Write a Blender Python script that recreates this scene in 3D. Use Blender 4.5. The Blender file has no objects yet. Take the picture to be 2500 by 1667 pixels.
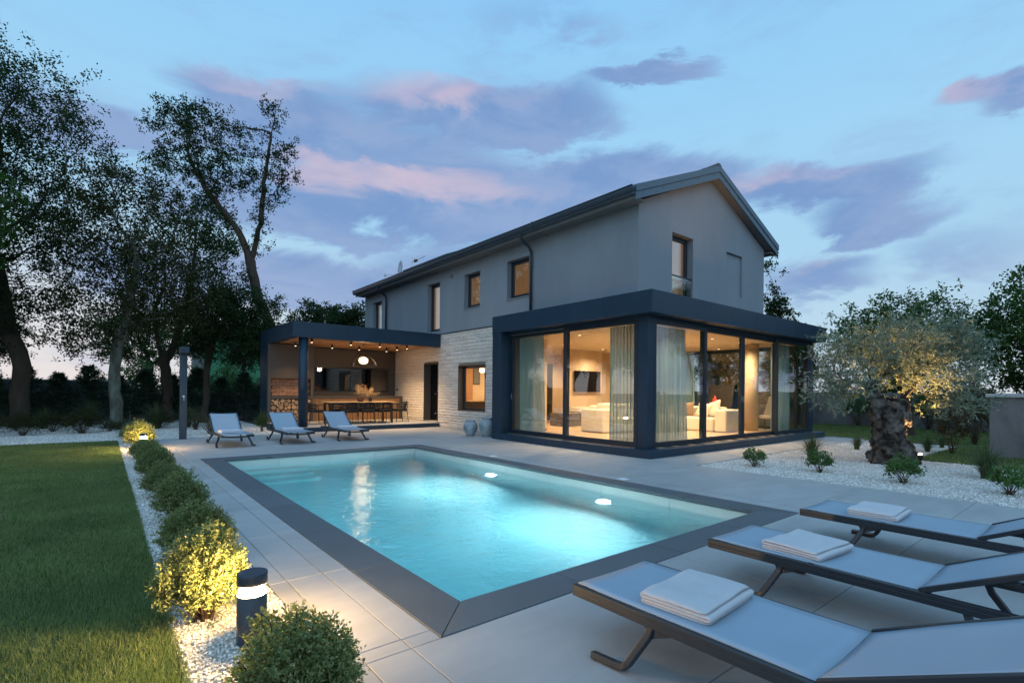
import bpy, bmesh, math, random
import numpy as np
from mathutils import Vector, Matrix, Euler, noise as mnoise

# ------------------------------------------------------------------ camera
SC = bpy.context.scene
C = SC.collection
R = math.radians
cam_d = bpy.data.cameras.new('camera')
cam = bpy.data.objects.new('camera', cam_d)
C.objects.link(cam)
SC.camera = cam
cam_d.sensor_width = 36.0
cam_d.lens = 17.70
cam_d.shift_x = 0.0005
cam_d.shift_y = 0.0486
cam_d.clip_start = 0.05
cam_d.clip_end = 2000.0
cam.matrix_world = (Matrix.Translation((0, 0, 1.35)) @ Matrix.Rotation(R(-39.1), 4, 'Z')
                    @ Matrix.Rotation(R(90), 4, 'X') @ Matrix.Rotation(R(0.57), 4, 'Z'))
SC.cycles.use_denoising = True
try:
    SC.cycles.denoiser = 'OPENIMAGEDENOISE'
except Exception:
    pass
SC.cycles.max_bounces = 12
SC.cycles.transparent_max_bounces = 24
SC.cycles.sample_clamp_indirect = 6.0
SC.cycles.caustics_reflective = False
SC.view_settings.view_transform = 'Standard'
SC.view_settings.look = 'None'
SC.view_settings.exposure = 0.0
SC.view_settings.gamma = 1.0
SC.view_settings.use_curve_mapping = False

# ------------------------------------------------------------------ node helpers
class NT:
    def __init__(s, tree):
        s.t = tree
        s.n = tree.nodes
        s.l = tree.links
        s.n.clear()
    def new(s, kind, **kw):
        nd = s.n.new(kind)
        for k, v in kw.items():
            setattr(nd, k, v)
        return nd
    def put(s, sock, v):
        if hasattr(v, 'is_output') or isinstance(v, bpy.types.NodeSocket):
            s.l.new(v, sock)
        elif v is not None:
            sock.default_value = v
    def math(s, op, a, b=None, c=None, clamp=False):
        nd = s.new('ShaderNodeMath', operation=op, use_clamp=clamp)
        s.put(nd.inputs[0], a)
        if b is not None: s.put(nd.inputs[1], b)
        if c is not None: s.put(nd.inputs[2], c)
        return nd.outputs[0]
    def vmath(s, op, a, b=None, scale=None):
        nd = s.new('ShaderNodeVectorMath', operation=op)
        s.put(nd.inputs[0], a)
        if b is not None: s.put(nd.inputs[1], b)
        if scale is not None: s.put(nd.inputs['Scale'], scale)
        return nd.outputs['Value'] if op in ('DOT_PRODUCT', 'LENGTH') else nd.outputs[0]
    def mix(s, f, a, b, blend='MIX'):
        nd = s.new('ShaderNodeMix', data_type='RGBA', blend_type=blend)
        s.put(nd.inputs[0], f); s.put(nd.inputs[6], a); s.put(nd.inputs[7], b)
        return nd.outputs[2]
    def rng(s, v, a, b, c=0.0, d=1.0, smooth=True):
        nd = s.new('ShaderNodeMapRange')
        if smooth: nd.interpolation_type = 'SMOOTHSTEP'
        s.put(nd.inputs[0], v); s.put(nd.inputs[1], a); s.put(nd.inputs[2], b)
        s.put(nd.inputs[3], c); s.put(nd.inputs[4], d)
        return nd.outputs[0]
    def noise(s, vec, scale, detail=4.0, rough=0.55, dist=0.0, dim='3D'):
        nd = s.new('ShaderNodeTexNoise', noise_dimensions=dim)
        if vec is not None: s.put(nd.inputs['Vector'], vec)
        s.put(nd.inputs['Scale'], scale); s.put(nd.inputs['Detail'], detail)
        s.put(nd.inputs['Roughness'], rough); s.put(nd.inputs['Distortion'], dist)
        return nd.outputs[0]
    def ramp(s, f, stops, interp='LINEAR'):
        nd = s.new('ShaderNodeValToRGB')
        nd.color_ramp.interpolation = interp
        e = nd.color_ramp.elements
        while len(e) < len(stops): e.new(0.5)
        for el, (p, c) in zip(e, stops):
            el.position = p; el.color = (*c, 1) if len(c) == 3 else c
        s.put(nd.inputs[0], f)
        return nd.outputs[0]
    def xyz(s, x, y, z):
        nd = s.new('ShaderNodeCombineXYZ')
        for i, v in enumerate((x, y, z)): s.put(nd.inputs[i], v)
        return nd.outputs[0]
    def sep(s, v):
        nd = s.new('ShaderNodeSeparateXYZ'); s.put(nd.inputs[0], v)
        return nd.outputs

def srgb(r, g, b):
    def f(c):
        c /= 255.0
        return c / 12.92 if c <= 0.04045 else ((c + 0.055) / 1.055) ** 2.4
    return (f(r), f(g), f(b), 1.0)

# ------------------------------------------------------------------ dusk sky
SUN_AZ, SUN_EL = R(-135), R(32)   # broad, even twilight
GLOW_AZ = R(-22)
W = bpy.data.worlds.new('World')
SC.world = W
W.use_nodes = True
N = NT(W.node_tree)
out = N.new('ShaderNodeOutputWorld')
bg = N.new('ShaderNodeBackground')
tc = N.new('ShaderNodeTexCoord')
D = N.vmath('NORMALIZE', tc.outputs['Generated'])
dx, dy, dz = N.sep(D)
sky = N.new('ShaderNodeTexSky', sky_type='NISHITA')
sky.sun_disc = False
sky.sun_elevation = SUN_EL
sky.sun_rotation = SUN_AZ
sky.altitude = 50.0
sky.air_density = 1.0
sky.dust_density = 0.6
sky.ozone_density = 3.0
az = N.math('ARCTAN2', dx, dy)
el = N.math('ARCSINE', dz)
# clear air of a bright dusk: Nishita tinted, with the pale band over the horizon
grad = N.ramp(N.math('MULTIPLY', N.math('MAXIMUM', el, 0.0), 1 / 1.5708), [
    (0.0, srgb(214, 222, 232)[:3]), (0.06, srgb(194, 220, 238)[:3]), (0.14, srgb(176, 218, 244)[:3]),
    (0.28, srgb(164, 217, 252)[:3]), (0.42, srgb(148, 209, 253)[:3]), (0.7, srgb(138, 200, 250)[:3]), (1.0, srgb(130, 192, 246)[:3])])
nish = N.vmath('SCALE', sky.outputs[0], scale=0.05)
base = N.mix(0.12, grad, nish)
# warm afterglow round the set sun
sd = N.vmath('DOT_PRODUCT', D, (math.sin(GLOW_AZ), math.cos(GLOW_AZ), 0.0))
glow = N.math('MULTIPLY', N.rng(sd, 0.6, 1.0), N.rng(el, 0.36, 0.0))
base = N.mix(N.math('MULTIPLY', glow, 0.55), base, srgb(252, 230, 218))
# clouds: soft banks (azimuth, elevation, half width, half height, weight) broken up by noise
banks = [(0.245,0.470,0.17,0.045,1),(0.578,0.503,0.26,0.058,1),(0.869,0.548,0.15,0.024,.9),(0.36,0.42,0.28,0.06,1),(0.76,0.385,0.36,0.055,1),(0.46,0.335,0.36,0.07,1),(0.953,0.372,0.25,0.05,1),(0.36,0.190,0.30,0.055,1),(0.641,0.244,0.24,0.045,0.9),(1.225,0.332,0.14,0.050,1),(1.277,0.268,0.11,0.042,1),(1.241,0.175,0.13,0.046,.9),(1.474,0.408,0.065,0.030,1),(0.005,0.392,0.1,0.035,0.8),(0.73,0.63,0.14,0.035,0.45),(0.06,0.180,0.153,0.056,0.8),(1.42,0.21,0.10,0.045,0.5)]
band = N.math('MULTIPLY', el, 2.4)
CV = N.xyz(dx, dy, band)
n1 = N.noise(CV, 5.0, 9.0, 0.62, 0.35)
n2 = N.noise(CV, 2.3, 3.0, 0.5, 0.2)
azw = N.math('MULTIPLY_ADD', N.math('SUBTRACT', n2, 0.5), 0.45, az)
elw = N.math('MULTIPLY_ADD', N.math('SUBTRACT', n1, 0.5), 0.16, el)
P = N.xyz(azw, elw, 0.0)
tot = None
upper = None
ROSE = (1, 1, 1, .25, 0, .85, 0, .35, 0, .75, 0, .6, 1, .3, 0, .3, 0)
for (a0, e0, ra, re, w), rose in zip(banks, ROSE):
    nd = N.new('ShaderNodeVectorMath', operation='MULTIPLY_ADD')
    N.put(nd.inputs[0], P); nd.inputs[1].default_value = (1 / ra, 1 / re, 0); nd.inputs[2].default_value = (-a0 / ra, -e0 / re, 0)
    d = nd.outputs[0]
    m = N.math('MULTIPLY_ADD', N.vmath('DOT_PRODUCT', d, d), -0.62 * w, 1.0 * w, clamp=True)
    tot = m if tot is None else N.math('SMOOTH_MAX', tot, m, 0.25)
    if rose > 0:
        lit = N.math('MULTIPLY', m, N.vmath('DOT_PRODUCT', d, (-0.50 * rose, 0.95 * rose, 0)))
        upper = lit if upper is None else N.math('MAXIMUM', upper, lit)
# the rest of the sky carries the same broken banks
far = N.rng(N.math('COSINE', N.math('SUBTRACT', az, 0.68)), 0.62, 0.30)
nf = N.noise(N.xyz(dx, dy, N.math('MULTIPLY', el, 4.0)), 1.9, 2.0, 0.5, 0.3)
tot = N.math('MAXIMUM', tot, N.math('MULTIPLY', far, N.math('MULTIPLY', N.rng(nf, 0.5, 0.66), N.rng(el, 0.75, 0.5))))
dens = N.math('MULTIPLY_ADD', N.math('SUBTRACT', n1, 0.5), 1.15, tot)
cov = N.rng(dens, 0.12, 0.74)
n3 = N.noise(CV, 3.0, 3.0, 0.5, 0.5)
pink = N.math('MULTIPLY', N.rng(upper, 0.06, 0.46), N.rng(n3, 0.36, 0.68))
ccol = N.mix(N.rng(n1, 0.35, 0.65), srgb(112, 144, 196), srgb(138, 161, 204))
ccol = N.mix(N.math('MULTIPLY', pink, 0.95), ccol, srgb(216, 190, 204))
ccol = N.mix(N.rng(el, 0.30, 0.0, 0.0, 0.4), ccol, srgb(178, 190, 218))
skyc = N.mix(N.math('MULTIPLY', cov, 0.88), base, ccol)
below = N.rng(el, -0.02, -0.12)
skyc = N.mix(below, skyc, (0.05, 0.055, 0.05, 1))
W.cycles.sampling_method = 'MANUAL'
W.cycles.sample_map_resolution = 256
N.put(bg.inputs[0], skyc)
bg.inputs[1].default_value = 1.05
N.l.new(bg.outputs[0], out.inputs[0])

sun_d = bpy.data.lights.new('sun', 'SUN')  # soft sky fill added to lift terrace and walls; the real sun has set
sun_d.energy = 1.0
sun_d.angle = R(110)
sun_d.color = (0.64, 0.83, 1.0)
sun = bpy.data.objects.new('sun', sun_d)
C.objects.link(sun)
sun.rotation_euler = Vector((math.sin(SUN_AZ) * math.cos(SUN_EL), math.cos(SUN_AZ) * math.cos(SUN_EL), math.sin(SUN_EL))).to_track_quat('Z', 'Y').to_euler()

# ------------------------------------------------------------------ geometry helpers
ORG = {}
def tag(o, label=None, cat=None, group=None, kind=None):
    if label: o['label'] = label
    if cat: o['category'] = cat
    if group: o['group'] = group
    if kind: o['kind'] = kind
    return o
def thing(name, label, cat, loc=(0, 0, 0), rotz=0.0, group=None):
    o = bpy.data.objects.new(name, None)
    o.empty_display_size = 0.2
    C.objects.link(o)
    o.location = loc
    o.rotation_euler = (0, 0, rotz)
    ORG[o] = Vector(loc)
    return tag(o, label, cat, group)
def org(p):
    return ORG.get(p, Vector((0, 0, 0)))
def mesh_np(name, V, F):
    """V (n,3) floats, F (m,k) ints -> mesh"""
    V = np.ascontiguousarray(V, dtype=np.float32); F = np.ascontiguousarray(F, dtype=np.int32)
    me = bpy.data.meshes.new(name)
    me.vertices.add(len(V)); me.vertices.foreach_set('co', V.ravel())
    k = F.shape[1]
    me.loops.add(F.size); me.loops.foreach_set('vertex_index', F.ravel())
    me.polygons.add(len(F))
    me.polygons.foreach_set('loop_start', np.arange(0, F.size, k, dtype=np.int32))
    me.polygons.foreach_set('loop_total', np.full(len(F), k, dtype=np.int32))
    me.update(calc_edges=True)
    return me
class MB:
    def __init__(s): s.v = []; s.f = []
    def add(s, v, f):
        o = len(s.v); s.v += [tuple(p) for p in v]; s.f += [tuple(i + o for i in q) for q in f]; return s
    def box(s, x0, x1, y0, y1, z0, z1):
        v = [(x0,y0,z0),(x1,y0,z0),(x1,y1,z0),(x0,y1,z0),(x0,y0,z1),(x1,y0,z1),(x1,y1,z1),(x0,y1,z1)]
        return s.add(v, [(3,2,1,0),(4,5,6,7),(0,1,5,4),(1,2,6,5),(2,3,7,6),(3,0,4,7)])
    def quad(s, a, b, c, d): return s.add([a, b, c, d], [(0, 1, 2, 3)])
    def tube(s, pts, rad, n=8, cap=True, flat=None):
        """round (or flat=(w,h) rectangular) bar along pts"""
        pts = [Vector(p) for p in pts]; k = len(pts)
        rad = rad if hasattr(rad, '__len__') else [rad] * k
        up = None; rings = []
        for i, p in enumerate(pts):
            t = (pts[min(i + 1, k - 1)] - pts[max(i - 1, 0)])
            t = t.normalized() if t.length > 1e-9 else Vector((0, 0, 1))
            if up is None:
                up = Vector((0, 0, 1)) if abs(t.z) < 0.9 else Vector((1, 0, 0))
            a = t.cross(up)
            if a.length < 1e-6: a = t.orthogonal()
            a.normalize(); b = a.cross(t).normalized(); up = b
            if flat:
                w, h = flat[0] / 2, flat[1] / 2
                rings.append([p + a * (w * sx) + b * (h * sy) for sx, sy in ((-1,-1),(1,-1),(1,1),(-1,1))])
            else:
                rings.append([p + a * (math.cos(2*math.pi*j/n) * rad[i]) + b * (math.sin(2*math.pi*j/n) * rad[i]) for j in range(n)])
        m = 4 if flat else n
        v = [q for r in rings for q in r]; f = []
        for i in range(k - 1):
            for j in range(m):
                j2 = (j + 1) % m
                f.append((i*m+j, i*m+j2, (i+1)*m+j2, (i+1)*m+j))
        if cap:
            f.append(tuple(range(m - 1, -1, -1))); f.append(tuple((k-1)*m + j for j in range(m)))
        return s.add(v, f)
    def lathe(s, prof, n=24, c=(0, 0, 0), cap=True):
        v = []; f = []
        for r, z in prof:
            for j in range(n):
                a = 2*math.pi*j/n; v.append((c[0]+r*math.cos(a), c[1]+r*math.sin(a), c[2]+z))
        for i in range(len(prof) - 1):
            for j in range(n):
                j2 = (j+1) % n; f.append((i*n+j, i*n+j2, (i+1)*n+j2, (i+1)*n+j))
        if cap:
            f.append(tuple(range(n - 1, -1, -1))); f.append(tuple((len(prof)-1)*n + j for j in range(n)))
        return s.add(v, f)
    def mesh(s, name):
        me = bpy.data.meshes.new(name); me.from_pydata(s.v, [], s.f); me.update(); return me
    def build(s, name, m, parent=None, bevel=0.0, smooth=False, seg=2, loc=None):
        """vertices are in world coordinates (parents are not rotated while building)"""
        L = org(parent) if parent else Vector((0, 0, 0))
        if loc is not None: L = Vector(loc)
        if L.length > 0: s.v = [(p[0]-L.x, p[1]-L.y, p[2]-L.z) for p in s.v]
        me = s.mesh(name)
        return put(name, me, m, parent, bevel, smooth, seg, loc)
def put(name, me, m, parent=None, bevel=0.0, smooth=False, seg=2, loc=None):
    o = bpy.data.objects.new(name, me)
    C.objects.link(o)
    if m and not me.materials: me.materials.append(MAT[m] if isinstance(m, str) else m)
    if parent: o.parent = parent
    if loc is not None:
        pl = org(parent) if parent else Vector((0, 0, 0))
        o.location = Vector(loc) - pl
        ORG[o] = Vector(loc)
    else:
        ORG[o] = org(parent) if parent else Vector((0, 0, 0))
    if smooth: me.polygons.foreach_set('use_smooth', [True] * len(me.polygons))
    if bevel > 0:
        b = o.modifiers.new('bevel', 'BEVEL'); b.width = bevel; b.segments = seg; b.limit_method = 'ANGLE'; b.angle_limit = R(40)
    return o
def inst(name, me, parent, loc, rot=(0, 0, 0), scale=(1, 1, 1)):
    """a piece sharing mesh data; loc in world coordinates"""
    o = bpy.data.objects.new(name, me); C.objects.link(o)
    L = Vector(loc)
    if parent: o.parent = parent; L = L - org(parent)
    o.location = L; o.rotation_euler = rot; o.scale = scale
    ORG[o] = Vector(loc)
    return o
def dup(root, loc, rotz=None, label=None, group=None, scale=None):
    def cp(o, par):
        c = o.copy(); C.objects.link(c); c.parent = par
        for ch in o.children: cp(ch, c)
        return c
    r = root.copy(); C.objects.link(r); r.location = loc
    if rotz is not None: r.rotation_euler = (0, 0, rotz)
    if label: r['label'] = label
    if group: r['group'] = group
    if scale: r.scale = (scale,)*3 if not hasattr(scale, '__len__') else scale
    for ch in list(root.children): cp(ch, r)
    ORG[r] = Vector(loc)
    return r
def struct(o): o['kind'] = 'structure'; return o
def box(name, m, x0, x1, y0, y1, z0, z1, parent=None, bevel=0.0):
    return MB().box(x0, x1, y0, y1, z0, z1).build(name, m, parent, bevel)
def cells(lo, hi, openings):
    """cut the rectangle (a0,a1)x(b0,b1) into rectangles round the openings"""
    (a0, b0), (a1, b1) = lo, hi
    A = sorted({a0, a1, *[o[0] for o in openings], *[o[1] for o in openings]})
    A = [a for a in A if a0 <= a <= a1]
    res = []
    for p, q in zip(A[:-1], A[1:]):
        hs = sorted([(o[2], o[3]) for o in openings if o[0] <= p + 1e-6 and o[1] >= q - 1e-6])
        z = b0
        for h0, h1 in hs:
            if h0 > z + 1e-6: res.append((p, q, z, h0))
            z = max(z, h1)
        if z < b1 - 1e-6: res.append((p, q, z, b1))
    return res

# ------------------------------------------------------------------ materials
MAT = {}
def base_mat(name):
    m = bpy.data.materials.new(name); m.use_nodes = True
    t = NT(m.node_tree); o = t.new('ShaderNodeOutputMaterial'); MAT[name] = m
    return m, t, o
def pbr(name, col, rough=0.6, metal=0.0, var=0.12, vs=6.0, bump=0.0, bs=80.0, rnd=0.0, spec=0.5, island=False, streak=None, col2=None, detail=4.0, coat=0.0, sharp=0.2):
    m, t, o = base_mat(name)
    tcn = t.new('ShaderNodeTexCoord')
    geo = t.new('ShaderNodeNewGeometry')
    vec = geo.outputs['Position']
    if streak: vec = t.vmath('MULTIPLY', vec, streak)
    n = t.noise(vec, vs, detail, 0.6)
    c = (*col[:3], 1)
    if col2 is not None: cc = t.mix(t.rng(n, 0.5 - sharp, 0.5 + sharp), c, (*col2[:3], 1))
    else: cc = c
    f = t.math('MULTIPLY_ADD', t.math('SUBTRACT', n, 0.5), 2.2 * var, 1.0)
    if rnd:
        oi = t.new('ShaderNodeObjectInfo')
        f = t.math('MULTIPLY', f, t.math('MULTIPLY_ADD', oi.outputs['Random'], 2*rnd, 1 - rnd))
    if island:
        f = t.math('MULTIPLY', f, t.math('MULTIPLY_ADD', geo.outputs['Random Per Island'], 2*island, 1 - island))
    cc = t.vmath('SCALE', cc, scale=f) if not isinstance(cc, tuple) else t.vmath('SCALE', cc[:3], scale=f)
    b = t.new('ShaderNodeBsdfPrincipled')
    t.put(b.inputs['Base Color'], cc); b.inputs['Metallic'].default_value = metal
    t.put(b.inputs['Roughness'], t.math('MULTIPLY_ADD', t.math('SUBTRACT', n, 0.5), 0.25, rough, clamp=True))
    b.inputs['Specular IOR Level'].default_value = spec
    if coat: b.inputs['Coat Weight'].default_value = coat
    if bump:
        bn = t.new('ShaderNodeBump'); bn.inputs['Strength'].default_value = min(1.0, bump); bn.inputs['Distance'].default_value = 0.01 * max(1.0, bump)
        t.put(bn.inputs['Height'], t.noise(geo.outputs['Position'] if not streak else vec, bs, 5.0, 0.65))
        t.l.new(bn.outputs[0], b.inputs['Normal'])
    t.l.new(b.outputs[0], o.inputs[0])
    return m
def leafmat(name, c1, c2, trans=0.35, rough=0.5, spec=0.3):
    m, t, o = base_mat(name)
    geo = t.new('ShaderNodeNewGeometry')
    c = t.mix(geo.outputs['Random Per Island'], (*c1, 1), (*c2, 1))
    big = t.noise(geo.outputs['Position'], 1.3, 2.0)
    c = t.vmath('SCALE', c, scale=t.math('MULTIPLY_ADD', big, 0.9, 0.55))
    b = t.new('ShaderNodeBsdfPrincipled'); t.put(b.inputs['Base Color'], c); b.inputs['Roughness'].default_value = rough
    b.inputs['Specular IOR Level'].default_value = spec
    tr = t.new('ShaderNodeBsdfTranslucent'); t.put(tr.inputs[0], t.vmath('MULTIPLY', c, (1.2, 1.25, 0.7)))
    mx = t.new('ShaderNodeMixShader'); mx.inputs[0].default_value = trans
    t.l.new(b.outputs[0], mx.inputs[1]); t.l.new(tr.outputs[0], mx.inputs[2]); t.l.new(mx.outputs[0], o.inputs[0])
    return m
def glassmat(name, f0=0.09, tint=(0.93, 0.96, 0.95), rough=0.0):
    m, t, o = base_mat(name)
    lw = t.new('ShaderNodeLayerWeight'); lw.inputs[0].default_value = 0.5
    p5 = t.math('POWER', lw.outputs['Facing'], 5.0)
    f = t.math('MULTIPLY_ADD', p5, 1 - f0, f0)
    tr = t.new('ShaderNodeBsdfTransparent'); tr.inputs[0].default_value = (*tint, 1)
    gl = t.new('ShaderNodeBsdfGlossy'); gl.inputs['Roughness'].default_value = rough
    mx = t.new('ShaderNodeMixShader'); t.l.new(f, mx.inputs[0]); t.l.new(tr.outputs[0], mx.inputs[1]); t.l.new(gl.outputs[0], mx.inputs[2])
    t.l.new(mx.outputs[0], o.inputs[0]); return m
def emitmat(name, col, s):
    m, t, o = base_mat(name)
    e = t.new('ShaderNodeEmission'); e.inputs[0].default_value = (*col, 1); e.inputs[1].default_value = s
    t.l.new(e.outputs[0], o.inputs[0]); return m
WARM = (1.0, 0.66, 0.34)
pbr('terrace_stone', (0.385, 0.375, 0.37), 0.6, var=0.24, vs=1.3, bump=0.3, bs=90, rnd=0.07, spec=0.35, streak=(1, 3.0, 1))
pbr('joint', (0.16, 0.16, 0.16), 0.9)
pbr('coping_stone', (0.10, 0.112, 0.125), 0.55, var=0.25, vs=2.0, bump=0.5, bs=160, rnd=0.10)
pbr('pool_tile', (0.62, 0.63, 0.58), 0.5, var=0.10, vs=2.0, bump=0.15, bs=40, rnd=0.04)
pbr('soil', (0.05, 0.04, 0.03), 0.95, var=0.4, vs=3, bump=1, bs=40)
pbr('turf_base', (0.022, 0.05, 0.012), 0.95, var=0.5, vs=5, bump=1, bs=200)
pbr('gravel_base', (0.50, 0.475, 0.44), 0.9, var=0.5, vs=45, bump=1.0, bs=60)
pbr('gravel_chip', (0.74, 0.70, 0.655), 0.8, var=0.15, vs=30, island=0.28)
pbr('render_grey', (0.265, 0.29, 0.32), 0.9, var=0.18, vs=1.1, bump=1.0, bs=120, spec=0.2, streak=(1, 1, 0.3), detail=7)
pbr('dark_cladding', (0.009, 0.030, 0.056), 0.45, var=0.22, vs=3.0, bump=0.12, bs=60, rnd=0.10, spec=0.45)
pbr('dark_metal', (0.020, 0.032, 0.048), 0.38, var=0.12, vs=9, spec=0.5)
pbr('frame_metal', (0.012, 0.020, 0.032), 0.42, var=0.1, vs=9)
pbr('roof_metal', (0.075, 0.12, 0.165), 0.45, var=0.12, vs=4, spec=0.5)
pbr('roof_tile', (0.13, 0.11, 0.10), 0.8, var=0.25, vs=5, bump=0.6, bs=40)
pbr('soffit', (0.17, 0.175, 0.18), 0.8, var=0.05)
pbr('ledge_stone', (0.66, 0.60, 0.53), 0.9, var=0.22, vs=14, bump=1.0, bs=110, rnd=0.10, spec=0.2)
pbr('mortar', (0.30, 0.26, 0.22), 0.95, var=0.2, vs=20, bump=1, bs=90)
pbr('taupe_panel', (0.075, 0.062, 0.053), 0.6, var=0.14, vs=2.0, bump=0.15, bs=50)
pbr('fire_brick', (0.40, 0.21, 0.13), 0.8, var=0.18, vs=9, bump=0.5, bs=90, rnd=0.14)
pbr('brick_mortar', (0.07, 0.05, 0.045), 0.9)
pbr('log_end', (0.52, 0.33, 0.18), 0.8, var=0.25, vs=30, bump=0.5, bs=120, rnd=0.28, col2=(0.42, 0.23, 0.12))
pbr('log_bark', (0.06, 0.035, 0.02), 0.9)
pbr('slat_wood', (0.36, 0.19, 0.085), 0.55, var=0.3, vs=14, streak=(1, 1, 0.08), rnd=0.13)
pbr('ceiling_wood', (0.40, 0.21, 0.10), 0.55, var=0.25, vs=16, streak=(0.07, 1, 1), rnd=0.10)
pbr('floor_wood', (0.40, 0.28, 0.17), 0.45, var=0.2, vs=12, streak=(1, 0.1, 1), rnd=0.14)
pbr('table_wood', (0.46, 0.29, 0.15), 0.45, var=0.25, vs=14, streak=(0.08, 1, 1))
pbr('black_metal', (0.012, 0.012, 0.014), 0.4, var=0.1)
pbr('black_rope', (0.012, 0.011, 0.011), 0.8, var=0.3, vs=40)
pbr('black_cushion', (0.02, 0.019, 0.02), 0.9, var=0.2, vs=20, bump=0.3, bs=200)
pbr('lounger_frame', (0.020, 0.024, 0.031), 0.38, var=0.1, vs=6, spec=0.5)
pbr('terracotta_dark', (0.10, 0.055, 0.035), 0.7, var=0.4, vs=10, bump=0.6, bs=50)
pbr('vase_glaze', (0.22, 0.27, 0.30), 0.55, var=0.5, vs=5, bump=0.6, bs=25, col2=(0.34, 0.38, 0.40))
pbr('bark', (0.075, 0.055, 0.042), 0.95, var=0.5, vs=7, bump=1.6, bs=26, streak=(1, 1, 0.25), spec=0.1)
pbr('bark_lichen', (0.10, 0.09, 0.075), 0.95, var=0.5, vs=5, bump=1.6, bs=24, streak=(1, 1, 0.35), spec=0.1, col2=(0.16, 0.18, 0.14))
pbr('olive_bark', (0.026, 0.020, 0.016), 0.95, var=0.8, vs=5.5, bump=4.0, bs=24, spec=0.1, col2=(0.145, 0.13, 0.115), detail=14, sharp=0.15)
pbr('twig', (0.08, 0.05, 0.03), 0.9)
pbr('plaster_grey', (0.27, 0.26, 0.26), 0.95, var=0.5, vs=2.6, bump=1.5, bs=26, col2=(0.13, 0.125, 0.125), streak=(1, 1, 0.4), detail=8)
pbr('wall_cap', (0.48, 0.48, 0.47), 0.9, var=0.3, vs=3, bump=0.5)
pbr('clay_tile', (0.17, 0.07, 0.045), 0.85, var=0.3, vs=8, rnd=0.15)
pbr('green_wall', (0.10, 0.34, 0.17), 0.9, var=0.06, vs=1)
pbr('chimney_stone', (0.35, 0.34, 0.32), 0.9, var=0.35, vs=4, bump=1, bs=12, col2=(0.2, 0.19, 0.18))
pbr('room_wall', (0.58, 0.46, 0.33), 0.9, var=0.05, vs=1.5)
pbr('room_ceiling', (0.62, 0.52, 0.40), 0.9, var=0.03)
pbr('room_dark', (0.02, 0.018, 0.017), 0.35, var=0.1)
pbr('sofa_cloth', (0.72, 0.66, 0.56), 0.95, var=0.08, vs=20, bump=0.3, bs=240)
pbr('cushion_brown', (0.22, 0.15, 0.10), 0.95, var=0.1)
pbr('cushion_red', (0.55, 0.04, 0.03), 0.9, var=0.1)
pbr('coffee_table', (0.13, 0.125, 0.13), 0.5, var=0.1)
pbr('screen_black', (0.006, 0.006, 0.008), 0.10, var=0.0, spec=0.2)
pbr('rug', (0.45, 0.40, 0.33), 0.98, var=0.15, vs=30)
pbr('chrome', (0.6, 0.6, 0.62), 0.2, metal=1.0, var=0.05)
pbr('white_paint', (0.75, 0.76, 0.78), 0.5, var=0.05)
pbr('towel', (0.72, 0.70, 0.72), 0.98, var=0.06, vs=14, bump=1.0, bs=260, spec=0.1)
pbr('dry_flower', (0.62, 0.42, 0.20), 0.9, var=0.3, vs=20, island=0.3)
pbr('dry_red', (0.45, 0.03, 0.04), 0.8)
pbr('blind_wood', (0.42, 0.20, 0.08), 0.6, var=0.2, vs=8, streak=(1, 1, 0.1))
glassmat('pane_glass', 0.13)
glassmat('window_glass', 0.26)
glassmat('smoke_glass', 0.12, tint=(0.10, 0.11, 0.11))
emitmat('lamp_glow', (1.0, 0.72, 0.40), 4.5)
emitmat('spot_glow', (1.0, 0.76, 0.48), 9.0)
emitmat('pool_glow', (0.85, 1.0, 1.0), 22.0)
emitmat('bollard_glow', (1.0, 0.62, 0.24), 1450.0)
emitmat('down_glow', (1.0, 0.78, 0.5), 5.0)
# sheer curtain
m, t, o = base_mat('curtain')
df = t.new('ShaderNodeBsdfDiffuse'); df.inputs[0].default_value = (0.30, 0.49, 0.52, 1)
tl = t.new('ShaderNodeBsdfTranslucent'); tl.inputs[0].default_value = (0.38, 0.50, 0.50, 1)
tp = t.new('ShaderNodeBsdfTransparent')
m1 = t.new('ShaderNodeMixShader'); m1.inputs[0].default_value = 0.20
m2 = t.new('ShaderNodeMixShader'); m2.inputs[0].default_value = 0.20
t.l.new(df.outputs[0], m1.inputs[1]); t.l.new(tl.outputs[0], m1.inputs[2])
t.l.new(m1.outputs[0], m2.inputs[1]); t.l.new(tp.outputs[0], m2.inputs[2]); t.l.new(m2.outputs[0], o.inputs[0])
# woven lounger fabric
m, t, o = base_mat('sling')
geo = t.new('ShaderNodeNewGeometry')
b = t.new('ShaderNodeBsdfPrincipled'); b.inputs['Roughness'].default_value = 0.55; b.inputs['Specular IOR Level'].default_value = 0.35
n = t.noise(geo.outputs['Position'], 4, 3)
w = t.new('ShaderNodeTexChecker'); w.inputs['Scale'].default_value = 900
t.put(w.inputs[0], geo.outputs['Position'])
t.put(b.inputs['Base Color'], t.mix(t.math('MULTIPLY', w.outputs[1], 0.10), t.mix(n, (0.31, 0.39, 0.48, 1), (0.37, 0.45, 0.54, 1)), (0.35, 0.37, 0.40, 1)))
tl = t.new('ShaderNodeBsdfTranslucent'); tl.inputs[0].default_value = (0.35, 0.42, 0.5, 1)
m1 = t.new('ShaderNodeMixShader'); m1.inputs[0].default_value = 0.12
t.l.new(b.outputs[0], m1.inputs[1]); t.l.new(tl.outputs[0], m1.inputs[2]); t.l.new(m1.outputs[0], o.inputs[0])
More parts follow.
